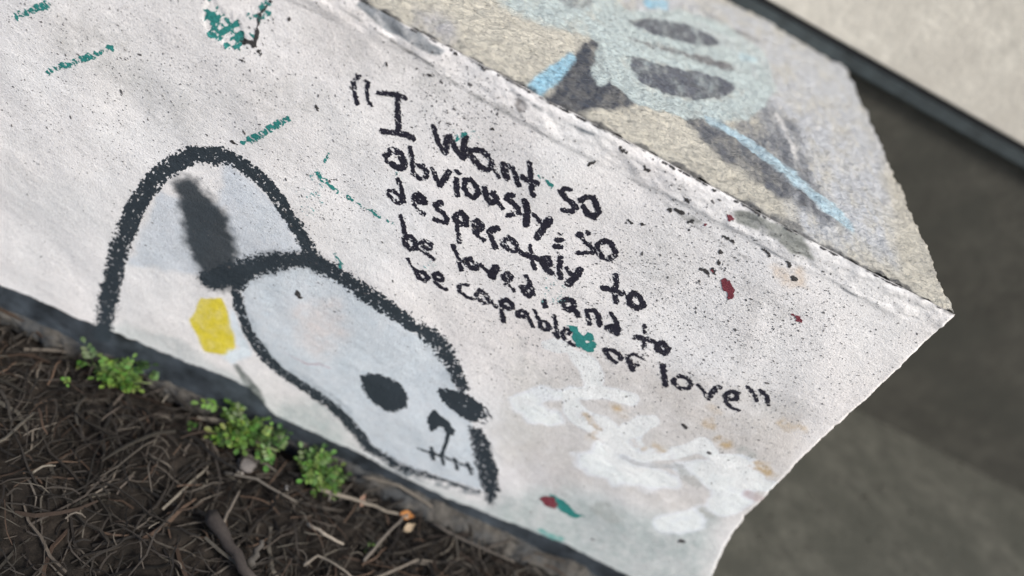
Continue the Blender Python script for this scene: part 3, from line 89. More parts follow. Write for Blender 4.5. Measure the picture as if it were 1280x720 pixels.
def stroke_field(X, Z, strokes):
    """signed value in mm: positive inside the brush stroke (half width minus distance)"""
    F = np.full(X.shape, -1e3)
    for st in strokes:
        if len(st) == 1: st = st + st
        for (x0, z0, w0), (x1, z1, w1) in zip(st[:-1], st[1:]):
            dx, dz = x1-x0, z1-z0; L = dx*dx+dz*dz+1e-9
            t = np.clip(((X-x0)*dx+(Z-z0)*dz)/L, 0, 1)
            d = np.hypot(X-x0-t*dx, Z-z0-t*dz)
            np.maximum(F, (w0+(w1-w0)*t)*0.5-d, out=F)
    return F
def poly_field(X, Z, pts):
    n = len(pts); D = np.full(X.shape, 1e6); inside = np.zeros(X.shape, bool)
    for i in range(n):
        x0, z0 = pts[i]; x1, z1 = pts[(i+1) % n]; dx, dz = x1-x0, z1-z0
        t = np.clip(((X-x0)*dx+(Z-z0)*dz)/(dx*dx+dz*dz+1e-9), 0, 1)
        np.minimum(D, np.hypot(X-x0-t*dx, Z-z0-t*dz), out=D)
        if dz != 0:
            c = ((z0 > Z) != (z1 > Z)) & (X < dx*(Z-z0)/dz + x0)
            inside ^= c
    return np.where(inside, D, -D)
def bounds(kind, pts, pad):
    xs = [p[0] for p in pts]; zs = [p[1] for p in pts]
    w = max(p[2] for p in pts)*0.5 if kind == 's' else 0
    return min(xs)-pad-w, max(xs)+pad+w, min(zs)-pad-w, max(zs)+pad+w
def paint(X, Z, col, layers, squash=1.0, seed0=50):
    """composite paint layers onto col (N,3); X,Z in mm"""
    for i, (kind, pts, soft, rgb, a, nz) in enumerate(layers):
        if squash != 1.0:
            pts = [(p[0], p[1]*squash)+tuple(p[2:]) for p in pts]
        x0, x1, z0, z1 = bounds(kind, pts, soft*2+4)
        m = (X > x0) & (X < x1) & (Z > z0) & (Z < z1)
        if not m.any(): continue
        x, z = X[m], Z[m]
        F = stroke_field(x, z, [pts]) if kind == 's' else poly_field(x, z, pts)
        F = F + fbm(x, z, 14, seed0+i, 4)*min(soft*0.2+0.35, 3)
        cov = smooth(-soft*0.5, soft*0.5+0.2, F)
        n1 = fbm(x, z, 9, seed0+i+20, 5, 0.7)
        cov = cov*np.clip(a*(1+nz*0.75*n1), 0, 1)
        col[m] = col[m]*(1-cov[:, None]) + np.array(rgb)*cov[:, None]
    return col

# ------------------------------------------------------------------ materials
def new_mat(name):
    m = bpy.data.materials.new(name); m.use_nodes = True
    nt = m.node_tree; nt.nodes.clear()
    out = nt.nodes.new('ShaderNodeOutputMaterial'); b = nt.nodes.new('ShaderNodeBsdfPrincipled')
    nt.links.new(b.outputs[0], out.inputs[0]); return m, nt, b
def nz(nt, scale, detail=4, rough=0.6, vec=None):
    n = nt.nodes.new('ShaderNodeTexNoise'); n.inputs['Scale'].default_value = scale
    n.inputs['Detail'].default_value = detail; n.inputs['Roughness'].default_value = rough
    if vec: nt.links.new(vec, n.inputs['Vector'])
    return n.outputs['Fac']
def ramp(nt, fac, stops):
    r = nt.nodes.new('ShaderNodeValToRGB'); e = r.color_ramp.elements
    while len(e) < len(stops): e.new(0.5)
    for el, (p, c) in zip(e, stops):
        el.position = p; el.color = (c, c, c, 1) if not isinstance(c, tuple) else (*c, 1)
    nt.links.new(fac, r.inputs[0]); return r.outputs[0]
def mul(nt, a, b, fac=1.0, mode='MULTIPLY'):
    m = nt.nodes.new('ShaderNodeMix'); m.data_type = 'RGBA'; m.blend_type = mode
    m.inputs['Factor'].default_value = fac
    for s, v in ((6, a), (7, b)):
        if isinstance(v, tuple): m.inputs[s].default_value = (*v, 1)
        else: nt.links.new(v, m.inputs[s])
    return m.outputs[2]
def math_(nt, op, a, b):
    m = nt.nodes.new('ShaderNodeMath'); m.operation = op
    for i, v in enumerate((a, b)):
        if isinstance(v, (int, float)): m.inputs[i].default_value = v
        else: nt.links.new(v, m.inputs[i])
    return m.outputs[0]
def bump(nt, b, h, dist, strength=1.0):
    n = nt.nodes.new('ShaderNodeBump'); n.inputs['Distance'].default_value = dist; n.inputs['Strength'].default_value = strength
    nt.links.new(h, n.inputs['Height']); nt.links.new(n.outputs[0], b.inputs['Normal'])
def objvec(nt, scale=(1, 1, 1), rot=(0, 0, 0)):
    t = nt.nodes.new('ShaderNodeTexCoord'); m = nt.nodes.new('ShaderNodeMapping')
    m.inputs['Scale'].default_value = scale; m.inputs['Rotation'].default_value = rot
    nt.links.new(t.outputs['Object'], m.inputs[0]); return m.outputs[0]
def attr(nt, name='paint'):
    a = nt.nodes.new('ShaderNodeAttribute'); a.attribute_name = name; return a.outputs['Color']

def plaster_mat():
    m, nt, b = new_mat('painted_plaster')
    v = objvec(nt); va = objvec(nt, (1, 1, 1.5), (0, math.radians(8), 0))
    mott = ramp(nt, nz(nt, 90, 6, 0.7, v), [(0.30, 0.91), (0.55, 1.0), (0.75, 1.03)])
    fine = ramp(nt, nz(nt, 620, 3, 0.7, va), [(0.30, 0.60), (0.45, 0.95), (0.7, 1.05)])
    pit = ramp(nt, nz(nt, 520, 4, 0.8, va), [(0.30, 0.25), (0.36, 1.0)])
    large = ramp(nt, nz(nt, 9, 5, 0.6, v), [(0.3, (0.95, 0.965, 0.96)), (0.6, (1.0, 0.995, 0.985))])
    c = mul(nt, attr(nt), mott); c = mul(nt, c, fine); c = mul(nt, c, pit, 0.75); c = mul(nt, c, large)
    nt.links.new(c, b.inputs['Base Color'])
    b.inputs['Roughness'].default_value = 0.55; b.inputs['Specular IOR Level'].default_value = 0.35
    h = math_(nt, 'ADD', math_(nt, 'MULTIPLY', nz(nt, 420, 5, 0.65, va), 0.8), math_(nt, 'MULTIPLY', nz(nt, 900, 3, 0.6, v), 0.25))
    h = math_(nt, 'ADD', h, math_(nt, 'MULTIPLY', pit, 0.25))
    bump(nt, b, h, 0.0008, 0.85); return m
def render_mat():
    m, nt, b = new_mat('rough_cement')
    v = objvec(nt, (1, 1, 1)); va = objvec(nt, (0.7, 0.8, 1), (0, 0, math.radians(-12)))
    mott = ramp(nt, nz(nt, 60, 6, 0.7, v), [(0.30, 0.82), (0.55, 1.0), (0.8, 1.06)])
    fine = ramp(nt, nz(nt, 300, 5, 0.75, va), [(0.34, 0.50), (0.46, 0.96), (0.68, 1.12)])
    c = mul(nt, attr(nt), mott); c = mul(nt, c, fine)
    nt.links.new(c, b.inputs['Base Color'])
    b.inputs['Roughness'].default_value = 0.30; b.inputs['Specular IOR Level'].default_value = 0.5
    h = math_(nt, 'ADD', nz(nt, 330, 5, 0.65, va), math_(nt, 'MULTIPLY', nz(nt, 1100, 3, 0.6, v), 0.3))
    bump(nt, b, h, 0.0042, 1.0); return m
def film_mat(name, rgb, rough=0.5, var=0.35, wear=None):
    m, nt, b = new_mat(name)
    v = objvec(nt, (1, 1, 2.2), (0, math.radians(8), 0))
    f = ramp(nt, nz(nt, 500, 4, 0.7, v), [(0.3, 1-var), (0.55, 1.0), (0.8, 1+var*1.6)])
    c = mul(nt, rgb, f)
    if wear:
        k = ramp(nt, nz(nt, 700, 4, 0.75, v), [(0.60, 0.0), (0.72, 1.0)])
        mx = nt.nodes.new('ShaderNodeMix'); mx.data_type = 'RGBA'
        nt.links.new(k, mx.inputs['Factor']); nt.links.new(c, mx.inputs[6]); mx.inputs[7].default_value = (*wear, 1); c = mx.outputs[2]
    nt.links.new(c, b.inputs['Base Color']); b.inputs['Roughness'].default_value = rough
    b.inputs['Specular IOR Level'].default_value = 0.35
    h = math_(nt, 'ADD', nz(nt, 260, 6, 0.7, v), math_(nt, 'MULTIPLY', nz(nt, 900, 3, 0.6, v), 0.25))
    bump(nt, b, h, 0.0011, 0.8); return m
def simple_mat(name, rgb, rough=0.8, scale=60, var=0.4, bd=0.002, use_attr=False, rgb2=None, spec=0.3):
    m, nt, b = new_mat(name); v = objvec(nt)
    f = nz(nt, scale, 6, 0.65, v)
    base = attr(nt, 'tint') if use_attr else rgb
    c = mul(nt, base, ramp(nt, f, [(0.3, 1-var), (0.7, 1+var*0.6)]))
    if rgb2:
        mx = nt.nodes.new('ShaderNodeMix'); mx.data_type = 'RGBA'
        nt.links.new(ramp(nt, nz(nt, scale*0.23, 4, 0.6, v), [(0.42, 0.0), (0.62, 1.0)]), mx.inputs['Factor'])
        nt.links.new(c, mx.inputs[6]); mx.inputs[7].default_value = (*rgb2, 1); c = mx.outputs[2]
    nt.links.new(c, b.inputs['Base Color']); b.inputs['Roughness'].default_value = rough; b.inputs['Specular IOR Level'].default_value = spec
    bump(nt, b, nz(nt, scale*3, 5, 0.7, v), bd, 0.8); return m

M_FACE = plaster_mat(); M_TOP = render_mat()
M_MARK = film_mat('black_marker_ink', (0.019, 0.018, 0.030), 0.45, 0.4, wear=(0.16, 0.16, 0.20))
M_OUT = film_mat('black_brush_paint', (0.034, 0.045, 0.055), 0.5, 0.35)
M_TEAL = film_mat('teal_paint', (0.035, 0.235, 0.215), 0.5, 0.3)
M_TEAL2 = film_mat('faint_teal_paint', (0.20, 0.42, 0.42), 0.5, 0.3)
M_MAR = film_mat('maroon_paint', (0.20, 0.045, 0.06), 0.5, 0.4)
M_DIRT = film_mat('dark_grime', (0.05, 0.047, 0.047), 0.8, 0.5)
M_SPECK = film_mat('grey_speck', (0.13, 0.125, 0.125), 0.8, 0.6)

# ------------------------------------------------------------------ object helpers
def mesh_np(name, V, F, mat, parent=None, smooth_sh=True, loop_n=4):
    """V (n,3) array; F list of faces or (m,k) array"""
    me = bpy.data.meshes.new(name)
    if isinstance(F, np.ndarray):
        k = F.shape[1]; me.vertices.add(len(V)); me.vertices.foreach_set('co', np.ascontiguousarray(V, dtype=np.float32).ravel())
        me.loops.add(F.size); me.loops.foreach_set('vertex_index', F.astype(np.int32).ravel())
        me.polygons.add(len(F)); me.polygons.foreach_set('loop_start', np.arange(0, F.size, k, dtype=np.int32))
        me.polygons.foreach_set('loop_total', np.full(len(F), k, dtype=np.int32)); me.update(calc_edges=True); me.validate()
    else:
        me.from_pydata([tuple(v) for v in V], [], F); me.update()
    if smooth_sh: me.polygons.foreach_set('use_smooth', np.ones(len(me.polygons), bool))
    me.materials.append(mat)
    o = bpy.data.objects.new(name, me); COL.objects.link(o)
    if parent: o.parent = parent
    return o
def set_col(o, cols, name='paint'):
    a = o.data.attributes.new(name, 'FLOAT_COLOR', 'POINT')
    c4 = np.ones((len(o.data.vertices), 4), np.float32); c4[:, :3] = cols; a.data.foreach_set('color', c4.ravel())
def thing(name, label, cat, loc=(0, 0, 0), group=None):
    o = bpy.data.objects.new(name, None); COL.objects.link(o); o.location = loc; o.empty_display_size = 0.05
    tag(o, label, cat, group); return o
def tag(o, label, cat, group=None):
    o['label'] = label; o['category'] = cat
    if group: o['group'] = group
    return o
def grid_faces(nr, nc):
    i = np.arange((nr-1)*(nc-1)); r = i//(nc-1); c = i % (nc-1); a = r*nc+c
    return np.stack([a, a+1, a+nc+1, a+nc], 1)

# ------------------------------------------------------------------ relief of the white face and of the ledge top
HT = 0.523
_ez = np.array([p[0] for p in ENDEDGE])[::-1]; _ex = np.array([p[1] for p in ENDEDGE])[::-1]
_ez = np.concatenate([[-60, 40], _ez, [560]]); _ex = np.concatenate([[500, 482], _ex, [425]])
def end_x(z):        # mm
    return np.interp(z, _ez, _ex) + 0.9*vn(np.asarray(z)/11.0, 0.5, 91) + 0.5*vn(np.asarray(z)/2.7, 4.5, 92) - 3.2*np.clip(vn(np.asarray(z)/7.0, 8.5, 93)-0.45, 0, 1)
BAND_X = np.array([p[0] for p in BASEEDGE]); BAND_Z = np.array([p[1] for p in BASEEDGE])
CHIP_POLY = [TEALS[1]]
def relief(X, Z):    # mm outward (towards the viewer, -Y)
    h = 1.3*fbm(X, Z, 120, 1, 3) + 0.11*fbm(X*0.7, Z, 16, 5, 4) + 0.055*fbm(X*0.5, Z*1.2, 4.5, 9, 2)
    rz = 496 + 2.2*fbm(X, X*0, 70, 12, 3)                      # the raised trowelled band under the top edge
    d = Z - rz
    band = smooth(-3.5, 3.0, d)*0.9 + np.exp(-(d/1.6)**2)*0.55*np.clip(fbm(X, Z, 30, 14, 3), -0.2, 1.2) - np.exp(-((d+2.0)/0.9)**2)*0.35*np.clip(0.4+fbm(X, Z, 25, 24, 2), 0, 1.2)
    h = h + band*(0.75+0.5*fbm(X, Z, 40, 15, 2)) + smooth(0, 6, d)*fbm(X*0.6, Z, 11, 17, 3)*0.5
    k = np.clip((Z-514)/9.0, 0, 1.3)                            # rounded, crumbling top edge
    h = h - 1.6*k*k*(1+0.35*fbm(X, Z*0, 12, 19, 3))
    m = (X < -110) & (Z > 380)
    if np.any(m):
        f = poly_field(np.where(m, X, 0), np.where(m, Z, 0), CHIP_POLY[0])
        h = h - np.where(m, 0.7*smooth(-1, 1.2, f), 0)
    e = end_x(Z) - X                                           # rounded right-hand arris
    h = h - 0.9*np.clip(1-e/3.0, 0, 1)**2*(1+0.5*fbm(X, Z, 14, 22, 2))
    return h
def top_relief(X, Y):  # mm above the top plane
    h = 0.9*fbm(X, Y, 90, 31, 3) + 0.55*fbm(X*0.7, Y*1.1, 9, 35, 4, 0.75) + 1.0*fbm(X*0.55, Y*0.8, 4.8, 41, 3)
    h = h - 1.1*np.clip(1-Y/3.0, 0, 1)**1.5 * (1+0.5*fbm(X, Y, 9, 44, 2))
    streak = np.clip(fbm(X*0.22, Y*1.3+X*0.1, 7, 47, 3)-0.9, 0, 2)*smooth(150, 350, Y+X*0.6)
    return h - 1.1*streak

ledge = thing('low_wall', 'low concrete wall painted white, covered in handwriting and a painted skull', 'wall', (0, 0, 0))

# white face
XL = -760.0
rows = np.concatenate([np.arange(-45, 495, 1.5), np.arange(495, 521.3, 1.0), [521.6]])
cols = np.concatenate([np.arange(XL, -430, 3.0), np.arange(-430, 400, 1.5)])
tail = np.linspace(0, 1, 52)
Zg = np.repeat(rows[:, None], len(cols)+len(tail), 1)
Xg = np.concatenate([np.repeat(cols[None, :], len(rows), 0), 400 + tail[None, :]*(end_x(rows)[:, None]-400)], 1)
H = relief(Xg, Zg); V = np.stack([Xg/1000, -H/1000, Zg/1000], 2).reshape(-1, 3)
face = mesh_np('plaster_face', V, grid_faces(*Zg.shape), M_FACE, ledge)
x, z = Xg.ravel(), Zg.ravel()
col = np.empty((len(x), 3)); col[:] = (0.83, 0.81, 0.805)
n = fbm(x, z, 160, 61, 3)[:, None]
col = col + n*np.array([0.010, 0.0, -0.008])
paint(x, z, col, FACELAY)  # grey-green layer near the base: dimmer light by the ground put into the colour
band_z = np.interp(x, BAND_X, BAND_Z) + 0.9*fbm(x, z, 9, 66, 3)
bm = smooth(-0.9, 0.9, band_z - z)
bcol = np.array([0.045, 0.055, 0.066])*(1+0.35*fbm(x, z, 18, 68, 4))[:, None]
col = col*(1-bm[:, None]) + bcol*bm[:, None]
# faint spray haze of black round the broad soft strokes at the left
F = np.maximum(stroke_field(x, z, NECK), -60)
a = smooth(-11, 3, F + 2.0*fbm(x, z, 6, 71, 3))*0.97
F2 = np.maximum(stroke_field(x, z, BROW), -60); a = np.maximum(a, smooth(-8, 5, F2+2.5*fbm(x, z, 4, 72, 3))*0.5)
col = col*(1-a[:, None]) + np.array([0.034, 0.045, 0.055])*a[:, None]
# grime collected in the joint
g = smooth(520.6, 522.6, z + 1.1*fbm(x, z, 10, 74, 4))
col = col*(1-0.75*g[:, None]) + np.array([0.10, 0.10, 0.10])*0.75*g[:, None]
set_col(face, np.clip(col, 0.01, 0.9))

# rough top of the wall
ys = np.concatenate([np.arange(0.0, 40, 1.3), np.arange(40, 300, 2.0), np.arange(300, 606, 3.0)])
xs = np.concatenate([np.arange(-320, 424, 1.9), np.array([425.0])])
Yg = np.repeat(ys[:, None], len(xs), 1); Xg = np.repeat(xs[None, :], len(ys), 0)
Xg = Xg + np.where(Xg > 400, (Xg-400)/25*1.3*fbm(Yg, Yg*0, 30, 77, 5, 0.65), 0)
T = top_relief(Xg, Yg)
edge = -relief(Xg, np.full(Xg.shape, 521.5)) + 0.8 + 1.1*fbm(Xg, Xg*0, 7, 79, 4, 0.7)
Yw = Yg + edge*np.clip(1-Yg/30.0, 0, 1)
V = np.stack([Xg/1000, Yw/1000, HT-0.0005+T/1000], 2).reshape(-1, 3)
top = mesh_np('cement_top', V, grid_faces(*Yg.shape), M_TOP, ledge)
x, y = Xg.ravel(), Yg.ravel()
col = np.empty((len(x), 3)); col[:] = (0.50, 0.475, 0.40)
col = col*(1+0.05*fbm(x, y, 60, 81, 4))[:, None]
paint(x, y*0.38, col, TOPLAY, squash=0.38, seed0=120)
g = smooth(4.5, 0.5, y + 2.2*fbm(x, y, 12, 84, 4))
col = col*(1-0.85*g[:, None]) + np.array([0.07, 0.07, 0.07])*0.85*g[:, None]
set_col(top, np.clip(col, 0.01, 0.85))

# coarser rest of the top (out of view on the left), end face and back
zz = np.arange(-45, 523.1, 6.0); yy = np.arange(3, 606, 10.0)
Zg = np.repeat(zz[:, None], len(yy), 1); Yg = np.repeat(yy[None, :], len(zz), 0)
Xe = end_x(Zg) - 0.5 + 1.0*fbm(Yg, Zg, 40, 86, 3)
V = np.stack([Xe/1000, Yg/1000, Zg/1000], 2).reshape(-1, 3)
endf = mesh_np('end_face', V, grid_faces(*Zg.shape), M_TOP, ledge)
set_col(endf, np.full((len(V), 3), 0.42))
xs2 = np.arange(XL, -319, 8.0); ys2 = np.arange(-3, 606, 8.0)
Yg = np.repeat(ys2[:, None], len(xs2), 1); Xg = np.repeat(xs2[None, :], len(ys2), 0)
V = np.stack([Xg/1000, Yg/1000, HT-0.0006+top_relief(Xg, Yg)/1000], 2).reshape(-1, 3)
top2 = mesh_np('cement_top', V, grid_faces(*Yg.shape), M_TOP, ledge); set_col(top2, np.tile([0.50, 0.475, 0.40], (len(V), 1)))

# ------------------------------------------------------------------ paint films: marching squares over a field
_POLYS = {1: [('c0', 'e0', 'e3')], 2: [('c1', 'e1', 'e0')], 4: [('c2', 'e2', 'e1')], 8: [('c3', 'e3', 'e2')],
          3: [('c0', 'c1', 'e1', 'e3')], 6: [('c1', 'c2', 'e2', 'e0')], 12: [('c2', 'c3', 'e3', 'e1')], 9: [('c3', 'c0', 'e0', 'e2')],
          5: [('c0', 'e0', 'e3'), ('c2', 'e2', 'e1')], 10: [('c1', 'e1', 'e0'), ('c3', 'e3', 'e2')],
          7: [('c0', 'c1', 'c2', 'e2', 'e3')], 14: [('c1', 'c2', 'c3', 'e3', 'e0')], 13: [('c2', 'c3', 'c0', 'e0', 'e1')], 11: [('c3', 'c0', 'c1', 'e1', 'e2')],
          15: [('c0', 'c1', 'c2', 'c3')]}
def film(name, field, box, res, mat, parent, offset=0.00022):
    x0, x1, z0, z1 = box
    xs = np.arange(x0, x1+res, res); zs = np.arange(z0, z1+res, res)
    X, Z = np.meshgrid(xs, zs); F = np.where(Z > 521.5, -1.0, field(X, Z)); nr, nc = F.shape; ins = F > 0
    a, b, c, d = ins[:-1, :-1], ins[:-1, 1:], ins[1:, 1:], ins[1:, :-1]
    case = a*1+b*2+c*4+d*8
    def lerp(f0, f1): 
        with np.errstate(divide='ignore', invalid='ignore'):
            t = f0/(f0-f1)
        return np.clip(np.nan_to_num(t, nan=0.5), 0.02, 0.98)
    th = lerp(F[:, :-1], F[:, 1:]); tv = lerp(F[:-1, :], F[1:, :])
    PX = np.concatenate([X.ravel(), (X[:, :-1]+th*res).ravel(), X[:-1, :].ravel()])
    PZ = np.concatenate([Z.ravel(), Z[:, :-1].ravel(), (Z[:-1, :]+tv*res).ravel()])
    nC = nr*nc; nH = nr*(nc-1)
    R, Q = np.mgrid[0:nr-1, 0:nc-1]
    idx = {'c0': R*nc+Q, 'c1': R*nc+Q+1, 'c2': (R+1)*nc+Q+1, 'c3': (R+1)*nc+Q,
           'e0': nC+R*(nc-1)+Q, 'e2': nC+(R+1)*(nc-1)+Q, 'e3': nC+nH+R*nc+Q, 'e1': nC+nH+R*nc+Q+1}
    tris = []
    for cs, polys in _POLYS.items():
        m = case == cs
        if not m.any(): continue
        for p in polys:
            for k in range(1, len(p)-1):
                tris.append(np.stack([idx[p[0]][m], idx[p[k]][m], idx[p[k+1]][m]], 1))
    if not tris: return None
    T = np.concatenate(tris); used, inv = np.unique(T.ravel(), return_inverse=True)
    px, pz = PX[used], PZ[used]
    keep = px < end_x(pz)-0.5
    T = inv.reshape(-1, 3); T = T[keep[T].all(1)]
    if len(T) == 0: return None
    used2, inv2 = np.unique(T.ravel(), return_inverse=True); T = inv2.reshape(-1, 3); px, pz = px[used2], pz[used2]
    V = np.stack([px/1000, -relief(px, pz)/1000-offset, pz/1000], 1)
    return mesh_np(name, V, T, mat, parent)
def sbox(strokes, pad=3):
    b = [bounds('s', s, pad) for s in strokes]
    return min(q[0] for q in b), max(q[1] for q in b), min(q[2] for q in b), max(q[3] for q in b)
def pbox(p, pad=3): return bounds('p', p, pad)

LINE = {'I': 'first', 'want': 'first', 'Obviously': 'second', 'desperately': 'third', 'loved': 'fourth', 'and': 'fourth', 'capable': 'last', 'of': 'last', 'love': 'last'}
def grain(X, Z, seed):        # trowel grain of the plaster, drawn out along the wall and slightly downhill
    u = X*0.92 - Z*0.38; w = X*0.38 + Z*0.92
    return fbm(u*0.5, w, 1.45, seed, 3, 0.65)
for i, (ch, word, strokes) in enumerate(LETTERS):
    sd_ = 200+(i*7) % 90
    dry = [0.85, 1.3, 1.0, 1.5, 0.95][i % 5]
    def fld(X, Z, strokes=strokes, sd_=sd_, dry=dry):
        F = stroke_field(X, Z, strokes)
        Fe = F + 0.12 + 0.42*fbm(X, Z, 1.9, sd_, 3, 0.75) + 0.40*grain(X, Z, 301)
        hole = (dry + 1.15*grain(X, Z, 305) + 0.16*np.minimum(F, 2.5) + 0.35*fbm(X, Z, 14, sd_+5, 2))*0.8
        return np.minimum(Fe, hole)
    o = film('marker_letter', fld, sbox(strokes), 0.42, M_MARK, ledge)
    if o:
        o['label'] = ('black marker ' + ch) if not word else f'black marker letter {ch} of the word {word}' + (f' in the {LINE[word]} line' if word in LINE else '')
        if ch == ',': o['label'] = f'black marker comma after the word {word}'

def brush_field(strokes, rag=1.2, spray=1.6, cell=2.4, thin=1.5, seed=400, inner=None, edge=2.5):
    def f(X, Z):
        F = stroke_field(X, Z, strokes)
        s = F + 0.4 + spray*np.clip(0.62+0.5*fbm(X, Z, 45, seed+2, 2), 0.25, 1.3)*fbm(X, Z, cell, seed, 3, 0.75) + rag*fbm(X, Z, 11, seed+4, 2)
        hole = (thin + fbm(X, Z, cell*1.1, seed+9, 3, 0.7) + 0.12*np.clip(F, -3, 5))*1.0
        if inner is not None: hole = hole - inner(X, Z)
        return np.minimum(s, hole)
    return f
skull = film('skull_outline', lambda X, Z: np.maximum.reduce([
        brush_field(SKULLTOP, 1.1, 5.6, 2.1, 0.55, 410)(X, Z),
        brush_field(SKULLLEFT, 0.9, 1.9, 2.2, 0.6, 430)(X, Z),
        brush_field(JAWLOW, 1.4, 2.4, 2.8, 0.1, 450)(X, Z),
        brush_field(JAW, 0.8, 3.4, 2.2, 0.6, 470)(X, Z)]),
    sbox(SKULLTOP+SKULLLEFT+JAW+JAWLOW, 6), 0.62, M_OUT, ledge)
skull['label'] = 'black brushed outline of the skull'
ear = film('brush_outline', brush_field(EAR, 0.8, 3.4, 2.1, 0.7, 490), sbox(EAR, 6), 0.62, M_OUT, ledge)
ear['label'] = 'black curved brush stroke rising above the skull to the left'
brow = film('brush_outline', brush_field(BROW, 0.9, 5.0, 2.0, 1.0, 510), sbox(BROW, 7), 0.62, M_OUT, ledge)
brow['label'] = 'soft black horizontal stroke over the top of the skull'
e1 = film('eye', lambda X, Z: np.minimum(poly_field(X, Z, EYEL[0]) + 1.9*fbm(X, Z, 2.0, 530, 3, 0.8) + 0.6, 9), pbox(EYEL[0], 5), 0.8, M_OUT, skull)
def eye2(X, Z):
    F = poly_field(X, Z, EYER[0]); cx = np.mean([p[0] for p in EYER[0]]); cz = np.mean([p[1] for p in EYER[0]])
    g = fbm((X*0.9-Z*0.45)*0.35, X*0.45+Z*0.9, 1.9, 545, 3)
    worn = smooth(8, 20, X-cx)*1.35
    return np.minimum(F + 1.5*fbm(X, Z, 3.0, 540, 3, 0.7), 1.5 + g - worn)
film('eye', eye2, pbox(EYER[0], 5), 0.6, M_OUT, skull)
film('nose', lambda X, Z: np.maximum(poly_field(X, Z, NOSE[0]) + 1.0*fbm(X, Z, 3.5, 550, 3) + 0.3, stroke_field(X, Z, NOSELINE)+0.4*fbm(X, Z, 2.5, 552, 2)), pbox(NOSE[0]+[(p[0], p[1]) for p in NOSELINE[0]], 5), 0.7, M_OUT, skull)
film('mouth', lambda X, Z: np.minimum(stroke_field(X, Z, MOUTH) + 0.9*fbm(X, Z, 3.0, 560, 3), 1.5+fbm(X, Z, 2.5, 562, 3)), sbox(MOUTH), 0.6, M_OUT, skull)

hx, hz = np.mean([p[0] for p in TEALH]), np.mean([p[1] for p in TEALH])
for k, p in enumerate(TEALS):
    def tf(X, Z, p=p, k=k):
        F = poly_field(X, Z, p) + 1.0*fbm(X, Z, 5, 570+k, 4, 0.65)
        if k == 0: F = np.minimum(F, np.hypot(X-hx, Z-hz)-2.0+0.6*fbm(X, Z, 2, 577, 2))
        if k == 1: F = np.minimum(F + 1.6*fbm(X*1.3, Z*0.5, 6, 578, 3, 0.7), 0.25+fbm((X*0.8-Z*0.5)*1.5, (X*0.5+Z*0.8)*0.6, 5, 579, 3)*1.4)
        return F
    o = film('teal_patch', tf, pbox(p), 0.6, M_TEAL, ledge, 0.0003)
    o['label'] = ['teal paint patch over the last letters of capable', 'teal patch in the chipped upper left corner', 'teal half of the two-coloured paint chip near the base'][k]
def stip(strokes, dens, seed):
    return lambda X, Z: np.minimum(stroke_field(X, Z, strokes)+1.2*fbm(X, Z, 4, seed, 3), dens + grain(X, Z, seed+7))
for s in TEALSTIP:
    film('teal_fleck', stip([s], 0.45, 580), sbox([s]), 0.5, M_TEAL, ledge, 0.0003)
for s in TEALFAINT:
    film('teal_fleck', stip([s], -1.15, 590), sbox([s]), 0.5, M_TEAL2, ledge, 0.0003)
for k, p in enumerate(MAROON):
    film('maroon_fleck', lambda X, Z: np.minimum(poly_field(X, Z, p)+0.7*fbm(X, Z, 3, 600, 3)+0.3, 1.5+fbm(X, Z, 2.2, 603, 3)), pbox(p), 0.5, M_MAR, ledge, 0.0004)
for s in CRACK:
    film('crack', lambda X, Z: stroke_field(X, Z, [s])+0.9*fbm(X, Z, 3.5, 605, 3), sbox([s]), 0.5, M_DIRT, ledge, 0.0003)
for s in CHIPS:
    film('paint_chip', lambda X, Z: np.minimum(stroke_field(X, Z, [s])+0.9*fbm(X, Z, 2.6, 607, 3), 1.3+fbm(X, Z, 1.8, 609, 2)), sbox([s]), 0.4, M_DIRT, ledge, 0.0003)
o = film('joint_grime', lambda X, Z: np.maximum(stroke_field(X, Z, JOINTCHIPS)+0.8*fbm(X, Z, 2.6, 611, 3), 0.25+0.75*fbm(X, Z, 9, 613, 4, 0.7)-np.abs(Z-520.9)), (-420, 430, 500, 522), 0.6, M_DIRT, ledge, 0.0003)
o['kind'] = 'stuff'

# tiny pits and specks scattered over the face, denser in some drifts
rs = np.random.RandomState(5); NS = 52000
sx = rs.uniform(-450, 470, NS); sz = rs.uniform(60, 515, NS)
def drift(cx, cz, r, a): return a*np.exp(-((sx-cx)**2+(sz-cz)**2)/(2*r*r))
dens = 0.10 + 0.10*fbm(sx, sz, 60, 620, 3)
for cx, cz, r, a in SPECKS: dens = dens + drift(cx, cz, r, a)
dens = np.where(sz < 210, dens*0.25, dens)
k = (rs.rand(NS) < dens) & (sx < end_x(sz)-3); sx, sz = sx[k], sz[k]; ns = len(sx)
rad = np.minimum(0.30*np.exp(rs.normal(0, 0.5, ns)), 1.7)
ang = rs.normal(-0.35, 0.6, ns); Vs = []; Fs = []
th = np.linspace(0, 2*math.pi, 7)[:-1]
ex = rad[:, None]*1.5*np.cos(th)*rs.uniform(0.6, 1.3, (ns, 6)); ey = rad[:, None]*0.75*np.sin(th)*rs.uniform(0.6, 1.3, (ns, 6))
px = sx[:, None]+ex*np.cos(ang)[:, None]-ey*np.sin(ang)[:, None]; pz = sz[:, None]+ex*np.sin(ang)[:, None]+ey*np.cos(ang)[:, None]
V = np.stack([px.ravel()/1000, -relief(px.ravel(), pz.ravel())/1000-0.00025, pz.ravel()/1000], 1)
o = mesh_np('dirt_specks', V, np.arange(ns*6).reshape(-1, 6), M_SPECK, ledge); o['kind'] = 'stuff'

